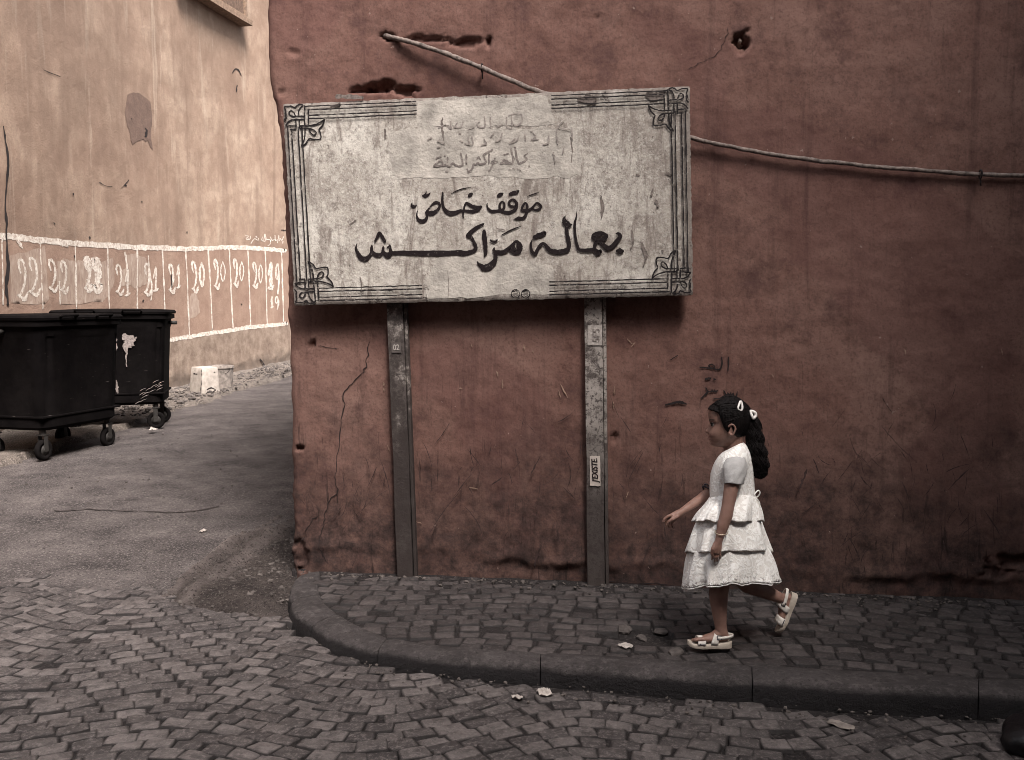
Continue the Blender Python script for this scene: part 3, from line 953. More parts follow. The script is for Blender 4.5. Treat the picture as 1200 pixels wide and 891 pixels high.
for x, y, l, a in [(625, 412, 3, 1), (553, 405, 4, 1.3), (540, 455, 3, 0), (661, 458, 18, 1.1), (656, 462, 10, 1.3), (720, 458, 10, 1.6), (719, 475, 8, 1.6), (450, 450, 4, 1.5), (450, 457, 4, 1.4), (455, 525, 6, 1.2), (589, 450, 10, 1.5), (583, 438, 6, 1.3), (615, 408, 8, 1.3), (738, 400, 8, .8), (742, 404, 7, 2.3), (1060, 412, 6, 1.4), (1173, 412, 7, 1.3), (735, 580, 8, -1.2), (490, 612, 8, .3), (555, 572, 10, .2), (905, 440, 4, 1)]:
    pc.stroke([(x - math.cos(a) * l / 2, y - math.sin(a) * l / 2, .6), (x, y, 1.2), (x + math.cos(a) * l / 2, y + math.sin(a) * l / 2, .6)], 3)
tag(pc.build("pale_scratches", M['damage'], bld), kind='stuff')
# writing scratched on the wall above the girl
pw = Paint(wall_surf(0.005), 0.2)
def F(ox, oy, sc):
    return lambda *pts: [(ox + p[0] / sc, oy + p[1] / sc, p[2] / sc) for p in pts]
f = F(780, 400, 10)
for st in [f((735, 185, 10), (735, 260, 14), (728, 345, 8)), f((655, 185, 10), (658, 260, 14), (640, 320, 14), (580, 330, 12), (570, 290, 12), (535, 268, 12), (505, 285, 12), (530, 318, 14), (560, 318, 12)), f((545, 318, 14), (470, 310, 14), (395, 303, 8)),
           f((835, 590, 10), (825, 640, 14), (795, 640, 12), (790, 605, 10)), f((790, 610, 12), (770, 630, 12), (755, 600, 10)), f((760, 605, 10), (745, 630, 12), (725, 600, 10)), f((735, 610, 10), (705, 625, 14), (680, 575, 10)), f((705, 625, 14), (640, 660, 12), (560, 672, 8)),
           f((605, 575, 12), (585, 590, 12), (570, 565, 10)), f((575, 575, 12), (550, 585, 12), (540, 560, 8)), f((545, 580, 12), (500, 590, 14), (470, 545, 12)), f((490, 580, 14), (480, 605, 16), (415, 665, 10)), f((475, 440, 24), (520, 432, 18)), f((565, 440, 14), (585, 448, 10)),
           f((0, 745, 14), (120, 715, 20), (180, 712, 24), (245, 735, 10)), f((60, 215, 8), (140, 165, 8))]:
    pw.stroke(st, 4, 1.35)
pw.build("scrawled_writing", M['scratch'], bld)

# pavement setts (up against the wall foot)
inner_poly = [tuple(p) for p in inner]
pave_poly = inner_poly + [(inner[-1][0], WB.y - 0.4), tuple((WA + EX * 8 - EN * 0.03)[:2]), tuple((WA - EN * 0.03)[:2])]
items = []
for row in range(-4, 46):
    off = rng.random()
    for j in range(-30, 66):
        s = (j + off) * 0.108; n = 0.02 + row * 0.084
        n += 0.10 * math.sin(s * 1.6 + 0.6) + 0.05 * math.sin(s * 3.9)
        sl = 0.16 * math.cos(s * 1.6 + 0.6) + 0.19 * math.cos(s * 3.9)
        p = WA + EX * s + EN * n
        x, y = p.x + rng.normal(0, .006), p.y + rng.normal(0, .006)
        if x > 4.5 or not pip(pave_poly, x, y): continue
        ph = G(752, 744)
        q = math.hypot((x - ph.x) / 0.17, (y - ph.y) / 0.13)
        if q < 1 or rng.random() < 0.02: continue
        a = math.atan2(EX.y, EX.x) - math.atan(sl)
        items.append((x, y, a + rng.normal(0, .09), 0.108 * rng.uniform(0.93, 1.04), 0.084 * rng.uniform(0.94, 1.06)))
pave_z = lambda x, y: 0.0 + 0.005 * vnoise(x * 2.5, y * 2.5, 6.0)
build_setts("pavement", items, pave_z, M['pave'], "worn setts of the narrow pavement", "pavement", 0.003)
nx, ny = 260, 90
S_, N_ = np.meshgrid(np.linspace(-0.15, 6.0, nx), np.linspace(-0.12, 1.75, ny), indexing='ij')
X = WA.x + EX.x * S_ + EN.x * N_; Y = WA.y + EX.y * S_ + EN.y * N_
D = poly_dist(pave_poly, X, Y)
ph = G(752, 744)
hole = sstep(1.25, 0.7, np.hypot((X - ph.x) / 0.19, (Y - ph.y) / 0.14))
Z = -0.0095 + 0.007 * fbm(X * 7, Y * 7, 3.0) + 0.010 * sstep(0.13, 0.0, N_ + 0.04 * fbm(X * 8, Y * 8)) - 0.022 * hole
Z = np.where(D < -0.03, -0.2, Z)
o = mesh_obj("pavement_bed", np.stack([X, Y, Z], -1).reshape(-1, 3), grid_faces(nx, ny), M['mortar'])
tag(o, "dirt between the pavement setts", "pavement", kind="structure")

# =================================================================== ALLEY BUILDING (pale)
BP = catmull([(-5.62, 3.6), (-5.58, 7.0), (-5.50, 10.0), (-5.35, 14.35), (-4.5, 18.65), (-3.25, 23.6), (-1.75, 28.7)], 24)
BL = np.concatenate([[0], np.cumsum(np.hypot(*np.diff(BP, axis=0).T))])
def Bxy(q):
    return np.interp(q, BL, BP[:, 0]), np.interp(q, BL, BP[:, 1])
def Bnorm(q):
    a = Bxy(np.asarray(q) - 0.15); b = Bxy(np.asarray(q) + 0.15)
    tx, ty = b[0] - a[0], b[1] - a[1]
    l = np.hypot(tx, ty) + 1e-9
    return ty / l, -tx / l
def bdisp(q, z):
    return 0.020 * fbm(np.asarray(q) * 0.8, np.asarray(z) * 0.8, 12.0, 3) + 0.006 * fbm(np.asarray(q) * 3.2, np.asarray(z) * 3.2, 15.0, 2)
def BS(px, py):
    d = ray(px, py); m = d.x / d.y
    h = BP[:, 0] - m * BP[:, 1]
    idx = np.where((h[:-1] <= 0) & (h[1:] > 0))[0]
    i = int(idx[0]) if len(idx) else 0
    t = -h[i] / (h[i + 1] - h[i])
    q = BL[i] + t * (BL[i + 1] - BL[i])
    y = BP[i, 1] + t * (BP[i + 1, 1] - BP[i, 1])
    return q, EYE.z + d.z / d.y * y
def B3(q, z, off=0.0):
    x, y = Bxy(q); nx_, ny_ = Bnorm(q); d = float(bdisp(q, z)) + off
    return Vector((float(x) + float(nx_) * d, float(y) + float(ny_) * d, z))
def b_surf(base=0.005):
    def f(px, py, lay):
        q, z = BS(px, py)
        return B3(q, z, base + lay * 0.0002)
    return f
TOPL = [(-40, 273), (0, 277), (20, 278), (46, 282), (90, 285.5), (125, 288), (160, 290), (190, 291), (218, 291.5), (245, 291), (268, 290), (290, 290.5), (312, 292), (334, 294)]
LOWL = [(100, 417), (150, 408), (185, 402), (205, 397.5), (220, 395), (245, 391), (270, 387.5), (290, 384), (312, 382), (336, 379.5)]
tq = [BS(*p) for p in TOPL]; lq = [BS(*p) for p in LOWL]
def ztop(q): return np.interp(q, [a for a, b in tq], [b for a, b in tq])
def zlow(q): return np.interp(q, [a for a, b in lq], [b for a, b in lq])
qs = np.concatenate([np.arange(0, 6, 0.25), np.arange(6, 18, 0.05), np.arange(18, BL[-1], 0.4)])
zs = np.concatenate([np.arange(-0.35, 7.2, 0.05), [7.6, 8.2]])
Q, Z = np.meshgrid(qs, zs, indexing='ij')
bx_, by_ = Bxy(Q); bn = Bnorm(Q); dd = bdisp(Q, Z)
gz = alley_z(by_)
dd = dd - 0.03 * sstep(0.10, 0.0, Z - gz - 0.12 - 0.06 * fbm(Q * 3, 0 * Q, 4.0)) * (0.5 + 0.5 * fbm(Q * 7, Z * 7, 2.0))
zt = ztop(Q); zl = zlow(Q)
band = np.where(Z < zl, (Z - gz) / (zl - gz), 1 + (Z - zl) / (zt - zl))
alley = thing("alley_building", (-5.35, 14.35, 0.1), "pale tan plastered building along the alley with white painted numbers", "building")
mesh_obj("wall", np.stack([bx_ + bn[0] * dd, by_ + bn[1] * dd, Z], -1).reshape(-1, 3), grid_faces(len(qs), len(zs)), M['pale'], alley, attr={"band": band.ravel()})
mb = MB()
n = len(BP)
v = [(p[0], p[1], 8.2) for p in BP] + [(p[0] - 7, p[1] + 0.5, 8.2) for p in BP]
mb.add(v, [(i, i + 1, n + i + 1, n + i) for i in range(n - 1)])
mb.build("roof", M['pale'], alley)
mb = MB()
mb.add([(BP[0][0], BP[0][1], -.35), (BP[0][0] - 7, BP[0][1] + .5, -.35), (BP[0][0] - 7, BP[0][1] + .5, 8.2), (BP[0][0], BP[0][1], 8.2)], [(0, 1, 2, 3)])
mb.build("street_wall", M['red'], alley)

def line_px(pts, w, name, parent=alley, mat='white', jit=0.16):
    p = Paint(b_surf(0.0026), jit)
    p.stroke([(x, y, w if not hasattr(w, '__len__') else w[i]) for i, (x, y) in enumerate(pts)], 10)
    return p.build(name, M[mat], parent)
# thin smears of whitewash first, then the lines and the numbers on top
smears = []
smears.append(([(11, 300), (24, 296), (45, 291), (52, 288), (56, 350), (52, 356), (12, 355)], 0.8))
smears.append(([(65, 307), (76, 304), (88, 306), (105, 304), (120, 308), (131, 302), (134, 318), (134, 332), (128, 346), (120, 355), (72, 357), (66, 335)], 1.0))
smears.append(([(147, 299), (158, 297), (170, 303), (173, 318), (172, 332), (164, 337), (157, 337), (152, 334), (142, 335), (140, 318), (147, 315)], 0.9))
smears.append(([(224, 345), (229, 342), (233, 352), (234, 366), (228, 372), (222, 374), (221, 356)], 0.6))
for pts_, r_ in smears:
    ps = Paint(b_surf(0.0018)); ps.poly(pts_, r_); ps.build("whitewash_smear", M['smear'], alley)
line_px(TOPL, [7.5, 7.5, 7, 7, 6.5, 6.5, 6, 5.5, 5.5, 5, 5, 5, 5, 5], "painted_line")
line_px(LOWL, 4.6, "painted_line")
for a, b in [((1.5, 282), (4, 357)), ((46.3, 284), (49, 362)), ((88, 288), (90, 362)), ((125.7, 291), (128.5, 362)), ((160, 293), (161.8, 362)), ((190, 293), (195, 399)), ((217.7, 294), (222.5, 393)), ((244.2, 293), (248.5, 388)), ((268.8, 292), (273, 385)), ((290.6, 292), (294.5, 383)), ((311, 294), (314, 381)), ((330.3, 296), (333, 379)), ((69, 330), (70, 357))]:
    m = 8
    pv = Paint(b_surf(0.0030), 0.25)
    pv.stroke([(a[0] + (b[0] - a[0]) * k / m, a[1] + (b[1] - a[1]) * k / m, 1.5 * rng.uniform(.7, 1.2)) for k in range(m + 1)], 2)
    pv.build("painted_divider", M['white'], alley)
pv = Paint(b_surf(0.0032), 0.25)
pv.stroke([(20, 281, 5), (23, 287, 3.5), (25.5, 291, 1)], 4); pv.stroke([(74, 286, 5), (79, 289, 2)], 4)
pv.stroke([(146, 296, 2), (148.5, 312, 1.6), (149, 330, 1.2)], 4); pv.stroke([(172.5, 300, 1.2), (175, 318, 1.6), (178, 338, 2), (177, 352, 1)], 4)
pv.build("paint_drips", M['white'], alley)
DIG = {'2': [[(0.22, .34, .6), (0.02, .14, 1), (0.14, .01, 1.2), (.48, .07, 1), (.64, .28, 1.1), (.66, .5, 1.1), (.52, .7, 1), (.22, .88, 1.1), (.02, .86, 1), (.38, .93, 1.2), (.66, .99, 1.5), (.84, .90, 1.2), (.98, .80, .7)]],
       '1': [[(0.05, .46, .7), (.5, .02, .8), (.50, .45, 1.1), (.52, .93, 1.1)], [(.12, .97, .9), (.5, .95, 1.5), (.95, .88, .8)]],
       '0': [[(.5, .0, .8), (.12, .3, 1.2), (.10, .65, 1.2), (.5, 1.0, .9), (.9, .65, 1), (.88, .3, 1), (.5, .0, .8)]],
       '9': [[(.85, .28, .8), (.5, .0, 1), (.12, .2, 1.1), (.2, .45, 1), (.55, .50, .9), (.85, .25, 1), (.9, .6, 1.2), (.6, 1.0, 1)]]}
def digit(ch, x0, x1, y0, y1, w=2.1):
    pn = Paint(b_surf(0.0036), 0.2)
    for st in DIG[ch]:
        pn.stroke([(x0 + (x1 - x0) * p[0], y0 + (y1 - y0) * p[1], w * p[2]) for p in st], 6)
    pn.build("painted_digit", M['white'], alley)
for a in [('2', 20.4, 32.5, 303.8, 352, 2.4), ('2', 33, 46.3, 302, 347, 2.4), ('2', 56, 67.3, 304.4, 342, 2.5), ('2', 70.4, 80.4, 306, 344, 2.4), ('2', 100, 107.5, 302, 341.5, 4.2), ('2', 110, 118.5, 304, 341, 6.5),
          ('2', 136, 145.4, 310.4, 346, 2.2), ('1', 146.5, 152.8, 315, 347.5, 2.0), ('2', 169, 177.4, 309, 347, 2.2), ('1', 179, 185.4, 312.6, 342, 2.0), ('2', 198, 205.6, 310, 343.5, 2.2), ('1', 207, 211.8, 309, 338, 1.8),
          ('2', 224.8, 232, 306.7, 343, 2.1), ('0', 233.6, 239.4, 308, 336, 2.2), ('2', 250.8, 257, 304.4, 339, 2.0), ('0', 258, 264, 306.7, 330, 1.2), ('2', 274, 280, 304, 336, 2.1), ('0', 281, 286, 306.7, 329.4, 1.2),
          ('2', 296.5, 302.6, 308, 338, 1.9), ('0', 303, 308, 309.7, 331.7, 1.4), ('1', 314.7, 320.8, 307.4, 339, 3.6), ('9', 323, 327.8, 309, 345, 1.6), ('1', 318, 321, 347, 361, 1.4), ('9', 323, 327.2, 347.6, 362.7, 1.4)]:
    digit(*a)
pd = Paint(b_surf(0.009)); pd.stroke([(200.2, 322, 1), (201, 330, 1.5), (201.2, 337, 1)], 3); pd.build("dark_dash", M['scratch'], alley)
f = F(220, 265, 6.6)
pt = Paint(b_surf(0.0035), 0.2)
for st in [f((450, 75, 7), (470, 80, 7), (450, 100, 6), (475, 105, 7)), f((485, 80, 6), (485, 100, 7), (470, 100, 6)), f((550, 95, 6), (545, 110, 7), (525, 100, 6), (510, 105, 7), (490, 135, 6)), f((530, 80, 6), (538, 88, 6)), f((580, 85, 6), (575, 110, 7), (590, 110, 7), (600, 60, 6), (605, 115, 7), (570, 110, 6)),
           f((615, 105, 6), (640, 110, 7), (635, 145, 6), (620, 150, 6)), f((640, 85, 6), (650, 110, 7), (670, 105, 6)), f((675, 75, 7), (678, 110, 7), (695, 108, 6), (695, 130, 6)), f((705, 75, 6), (708, 115, 7)), f((715, 95, 6), (730, 110, 7), (742, 80, 6)), f((738, 120, 6), (735, 135, 6))]:
    pt.stroke(st, 4)
pt.build("small_white_writing", M['white'], alley)
pp = Paint(b_surf(0.005))
pp.poly([(148, 111.5), (155, 108.5), (161.6, 109), (168, 114), (175, 119.5), (177, 132), (177.6, 145), (176.2, 158), (178.6, 176), (175.5, 172), (173, 165), (169.5, 166), (166.7, 163), (161, 165), (155, 169.5), (152.5, 164), (151, 154), (148, 145), (145.5, 131)], 0.3, 3)
pp.build("bare_patch", simple("bare_patch", (0.15, 0.100, 0.080), 0.95, 0.15, 8, 0.006, 30), alley)
for st in [[(3, 148, .8), (5, 165, 2.2), (8, 185, 2.5), (6, 215, 1.6), (4.5, 240, 1.6), (6, 262, 2.6), (6.5, 285, 2), (8, 310, 2.6), (7, 335, 3), (9, 357, 3)], [(169, 150, 1), (171, 155, 3), (169, 160, 2)], [(117, 214, 1), (124, 218, .7), (131, 219, .5)], [(141, 221, .5), (146, 216, 1.2), (150, 211, .8)], [(272, 86, .7), (275, 81, 1.2), (279, 82, 1.2), (283, 89, .7)], [(278, 100, 1), (277, 107, 1.5)], [(50, 82, .5), (60, 86, 1), (70, 90, .5)], [(305, 421, 1), (309, 427, 1.6), (311, 434, 1)], [(330, 270, 1), (336, 270, 1)],
           [(62, 261, 1.5), (63, 262.5, 1.5)], [(105, 278, 1.8), (105.3, 280, 1.5)], [(87, 300, 1.4), (87.2, 301.5, 1)], [(145.8, 217, 2), (147, 218, 1.6)], [(85, 227, 1.8), (85.5, 228.5, 1.5)], [(219, 272, 1.4), (219.4, 273.4, 1)], [(165, 236, 1.3), (165.4, 237.4, 1)], [(167.5, 353, 1.6), (168.5, 352, 1.2)], [(153, 139, 1), (153.4, 140, 1)], [(283, 356.5, 1.4), (283.6, 357, 1.4)]]:
    pk = Paint(b_surf(0.007), 0.4); pk.stroke(st, 3)
    pk.build('crack' if len(st) > 2 else 'nail_hole', M['scratch'], alley)

# window sill and shutter high on the alley wall
q1, zsill = BS(283, 31.5); q0_, _ = BS(120, -60)
q0_ = q1 - 2.3
def along(qa, qb, n=10): return [qa + (qb - qa) * k / n for k in range(n + 1)]
def strip(name, qa, qb, z0, z1, o0, o1, mat, parent):
    rings = []
    for q in along(qa, qb):
        x, y = Bxy(q); nx_, ny_ = Bnorm(q)
        rings.append([(x + nx_ * o, y + ny_ * o, z) for o, z in ((o0, z0), (o1, z0), (o1, z1), (o0, z1))])
    m_ = MB(); m_.loft(rings)
    return m_.build(name, mat, parent, smooth=False)
win = strip("window", q0_ + 0.12, q1 - 0.10, zsill + 0.16, zsill + 1.4, 0.005, 0.10, M['wood2'], alley)
strip("sill", q0_, q1, zsill, zsill + 0.085, 0.0, 0.22, M['wood'], win)
strip("frame", q0_ + 0.05, q1 - 0.05, zsill + 0.085, zsill + 0.16, 0.0, 0.14, M['wood'], win)
strip("frame", q1 - 0.10, q1 - 0.03, zsill + 0.16, zsill + 1.4, 0.0, 0.14, M['wood'], win)

# rubble verge at the foot of the alley wall
nq, nn = 420, 40
Q, N_ = np.meshgrid(np.linspace(3.5, 20, nq), np.linspace(-0.03, 1.3, nn), indexing='ij')
bx_, by_ = Bxy(Q); bn = Bnorm(Q)
wid = 0.85 + 0.18 * fbm(Q * 1.2, 0 * Q, 3.0) + 0.10 * fbm(Q * 5, 0 * Q, 8.0)
wid = wid * np.interp(Q, [3, 9, 13, 15.2, 16.5, 20], [1.0, 1.25, 1.15, 0.75, 0.55, 0.4])
m = sstep(0.03, -0.03, N_ - wid)
X = bx_ + bn[0] * N_; Y = by_ + bn[1] * N_
Z = alley_z(by_) - 0.10 + m * (0.155 + 0.03 * fbm(Q * 2, N_ * 2, 5.0) + 0.018 * fbm(X * 9, Y * 9, 1.0) + 0.010 * fbm(X * 26, Y * 26, 1.0)) + 0.05 * sstep(0.2, 0, N_) * (0.5 + 0.5 * fbm(Q * 4, N_ * 4, 3.))
o = mesh_obj("rubble_verge", np.stack([X, Y, Z], -1).reshape(-1, 3), grid_faces(nq, nn), M['verge'])
tag(o, "broken earth along the alley wall", "verge", kind="structure")

# unseen houses added behind the camera and over the street to keep light out
def house(name, x0, x1, y0, y1, z0, z1, label, mat='red'):
    r = thing(name, ((x0 + x1) / 2, (y0 + y1) / 2, z0), label, "building")
    m_ = MB(); m_.box(((x0 + x1) / 2, (y0 + y1) / 2, (z0 + z1) / 2), (x1 - x0, y1 - y0, z1 - z0))
    m_.build("wall", M[mat], r, smooth=False)
    m_ = MB(); m_.box(((x0 + x1) / 2, (y0 + y1) / 2, z1 + 0.15), (x1 - x0 + .3, y1 - y0 + .3, 0.28))
    m_.build("parapet", M[mat], r, smooth=False)
    return r
house("low_shade_house", -14.0, 5.5, -12.0, -1.9, -0.3, 7.2, "unseen low red house added across the street to shade the foreground")
house("tall_shade_house", 5.6, 16.0, -12.0, -1.9, -0.3, 18.0, "unseen tall red house added across the street to shade the right side")
house("shade_bridge_house", 3.6, 9.0, -1.8, 4.25, 3.2, 9.0, "unseen house bridging the street, added to darken the right side")

# =================================================================== SIGNBOARD
SOFF = 0.125
def SG(px, py, off=SOFF):
    d = ray(px, py); P0 = WA + EN * off
    t = (P0 - EYE).dot(EN) / d.dot(EN)
    return EYE + d * t
def sg_surf(base=0.002):
    return lambda px, py, lay: SG(px, py) + EN * (base + lay * 0.00012)
signroot = thing("signboard", SG(585, 678) * 1.0, "long weathered white signboard with black Arabic lettering, on two steel posts against the red wall", "sign")
TL, TR, BR, BLc = [np.array(SG(*p)) for p in ((331, 122), (808, 101), (812, 346), (345, 358))]
nu, nv = 150, 76
U, V = np.meshgrid(np.linspace(0, 1, nu), np.linspace(0, 1, nv), indexing='ij')
Pq = (TL * ((1 - U) * (1 - V))[..., None] + TR * (U * (1 - V))[..., None] + BR * (U * V)[..., None] + BLc * ((1 - U) * V)[..., None])
edge = np.minimum(np.minimum(U * 2.2, (1 - U) * 2.2), np.minimum(V * 1.1, (1 - V) * 1.1))
chip = 0.0035 * fbm(U * 60, V * 30, 3.0) + 0.003 * vnoise(U * 150, V * 75, 3.0)
ctr = Pq.mean((0, 1))
rad = (Pq - ctr)
Pq = Pq + (rad / (np.linalg.norm(rad, axis=-1, keepdims=True))) * (np.where(edge < 0.012, chip, 0))[..., None]
nrm = np.array(EN)
front = Pq + nrm * (-0.006 * np.exp(-edge / 0.006))[..., None]
bk = Pq - nrm * 0.042
vv = np.concatenate([front.reshape(-1, 3), bk.reshape(-1, 3)])
ff = grid_faces(nu, nv).tolist()
ff += (grid_faces(nu, nv)[:, ::-1] + nu * nv).tolist()
per = [i * nv for i in range(nu)] + [(nu - 1) * nv + j for j in range(1, nv)] + [i * nv + nv - 1 for i in range(nu - 2, -1, -1)] + [j for j in range(nv - 2, 0, -1)]
K = nu * nv
for i in range(len(per)):
    a, b = per[i], per[(i + 1) % len(per)]
    ff.append((a, b, b + K, a + K))
panel = mesh_obj("panel", vv, ff, M['sign'], signroot, attr={"edge": np.concatenate([edge.ravel(), 0 * edge.ravel()])})
autosmooth(panel, 45)

pr = Paint(sg_surf(0.0010))
pr.poly([(487, 119), (560, 116), (640, 113), (646, 128), (651, 146), (570, 150), (489, 148)], 1.3, 6, True)
pr.poly([(455, 152), (520, 149), (600, 150), (676, 150), (681, 206), (640, 209), (560, 207), (500, 209), (462, 207), (456, 180)], 1.5, 6, True)
pr.poly([(500, 325), (520, 290), (600, 300), (648, 312), (650, 344), (560, 348), (502, 350)], 1.5, 6, True)
pr.build("repainted_patch", simple("repainted_patch_paint", (0.425, 0.39, 0.35), 0.85, 0.34, 9, 0.004, 55), panel)

# border lines with knotted corners
KN = [  # corner knot of the top left corner, zoom units; origin at the corner
    [(255, 310), (262, 255), (290, 205), (325, 178), (270, 160), (228, 182), (205, 210), (140, 190), (45, 195), (65, 250), (60, 320), (75, 350), (50, 390)],
    [(65, 480), (100, 430), (150, 400), (210, 390)],
    [(205, 330), (190, 290), (150, 255), (115, 280), (120, 315), (155, 340), (205, 345)],
    [(210, 340), (345, 340)], [(210, 390), (345, 390)], [(345, 185), (345, 470)], [(400, 240), (405, 470)],
    [(213, 400), (218, 520)], [(265, 400), (270, 520)], [(65, 485), (210, 490)],
    [(280, 490), (380, 487), (470, 480), (560, 450), (640, 395)], [(135, 545), (215, 540)], [(280, 535), (400, 530), (470, 545), (515, 590), (490, 630), (440, 600), (410, 540)],
    [(640, 400), (615, 480), (560, 545), (580, 590), (583, 685), (490, 695), (410, 685), (370, 750), (300, 800), (345, 680), (355, 540)]]
pl = Paint(sg_surf(0.0022), 0.18)
def sgn_uv(a, b):   # sign coordinates in photo pixels along and down from the top left corner -> photo pixels
    u, v = a / 478.0, b / 242.0
    c = [(331, 122), (808, 101), (812, 346), (345, 358)]
    return tuple((1 - u) * (1 - v) * c[0][k] + u * (1 - v) * c[1][k] + u * v * c[2][k] + (1 - u) * v * c[3][k] for k in (0, 1))
SMOOTH = {0, 1, 2, 10, 12, 13}
for cu in (0, 1):
    for cv in (0, 1):
        for i, st in enumerate(KN):
            pts = []
            for x, y in st:
                a = (x - 13) / 12.73; b = (y - 153 + 0.045 * (x - 13)) / 12.73
                a -= 0.05 * b
                if cu: a = 478 - a
                if cv: b = 242 - b
                px, py = sgn_uv(a, b)
                pts.append((px, py, 1.75 * rng.uniform(.8, 1.15)))
            if i in SMOOTH:
                # keep sharp tips: smooth only lightly
                pl.stroke(pts, 3)
            else: pl.stroke(pts, 4)
def bl(a0, b0, a1, b1, w=1.5):
    m = 26
    pts = []
    for k in range(m + 1):
        t = k / m
        x, y = sgn_uv(a0 + (a1 - a0) * t, b0 + (b1 - b0) * t)
        pts.append((x, y + rng.normal() * .12, w * rng.uniform(.75, 1.15)))
    pl.stroke(pts, 1, smooth=False)
H = [4.6, 8.8, 15.6, 19.6]
for cv, ends in ((0, (157, 316)), (1, (154, 307))):
    for i, h in enumerate(H):
        b = h if not cv else 242 - h
        s = 27 if i < 2 else 31
        if i == 1: s = 30
        bl(s, b, ends[0], b); bl(478 - s, b, ends[1], b)
V4 = [5.4, 10.0, 17.6, 22.0]
for cu in (0, 1):
    for i, h in enumerate(V4):
        a = h if not cu else 478 - h
        s = 27 if i != 1 else 31
        if i > 1: s = 29
        bl(a, s, a, 242 - s, 1.6)
pl.build("border", M['line'], panel)

# the main lettering, two lines
f1 = F(410, 255, 13.333); f2 = F(480, 220, 13.333); f3 = F(560, 220, 13.333); f4 = F(540, 255, 12.73); f5 = F(615, 245, 10)
pm = Paint(sg_surf(0.0024), 0.07)
S = []
# first line
S += [f2((270, 395, 50), (330, 405, 75), (400, 385, 60), (455, 330, 38), (472, 275, 34), (450, 240, 40), (400, 240, 45), (350, 275, 26), (300, 335, 24), (268, 385, 40)),
      f2((268, 400, 40), (272, 455, 35), (250, 505, 52), (195, 530, 62), (140, 505, 48), (115, 445, 26), (118, 395, 18), (129, 358, 8)),
      f2((210, 130, 25), (245, 130, 58), (285, 120, 34), (325, 82, 12)), f2((245, 110, 26), (268, 62, 8)),
      f2((42, 232, 8), (36, 280, 34), (62, 297, 48), (95, 290, 26), (114, 270, 10)),
      f2((521, 75, 18), (515, 140, 32), (513, 210, 36), (525, 290, 38), (560, 360, 56), (630, 402, 66), (720, 395, 60), (790, 365, 44), (850, 360, 30), (920, 372, 44), (1000, 372, 52), (1070, 345, 50), (1122, 298, 30)),
      f2((1120, 298, 30), (1060, 305, 38), (985, 298, 50), (925, 262, 46), (890, 245, 36), (862, 285, 26), (848, 350, 26), (838, 410, 26), (840, 474, 16)),
      f2((928, 135, 36), (950, 115, 52), (972, 98, 36)), f2((655, 96, 8), (730, 55, 15), (840, 18, 17), (960, 0, 7)),
      f3((150, 242, 10), (145, 280, 20), (165, 335, 34), (215, 370, 44), (290, 368, 42), (360, 360, 40), (410, 385, 48), (480, 390, 46), (545, 372, 46), (595, 325, 46), (608, 265, 46), (585, 215, 42), (545, 188, 32), (505, 212, 34), (488, 250, 36), (505, 285, 36), (560, 300, 36), (595, 290, 30)),
      f3((385, 355, 36), (412, 315, 34), (415, 255, 30), (385, 222, 26), (350, 250, 30), (340, 300, 36), (350, 345, 40)),
      f3((318, 132, 36), (350, 112, 54), (386, 95, 30)), f3((500, 106, 34), (545, 88, 54), (600, 75, 54), (636, 52, 26)),
      f3((685, 350, 30), (698, 300, 34), (742, 238, 24), (772, 285, 36), (770, 350, 42), (758, 415, 40), (720, 470, 44), (655, 490, 42), (610, 490, 34), (562, 497, 10)), f3((612, 470, 14), (640, 470, 34), (690, 480, 30)),
      f3((688, 352, 40), (735, 362, 40), (800, 352, 40), (850, 318, 34), (888, 272, 28), (928, 240, 26), (985, 285, 34), (958, 340, 38), (895, 350, 28), (835, 322, 24)),
      f3((778, 138, 10), (870, 105, 19), (950, 78, 7))]
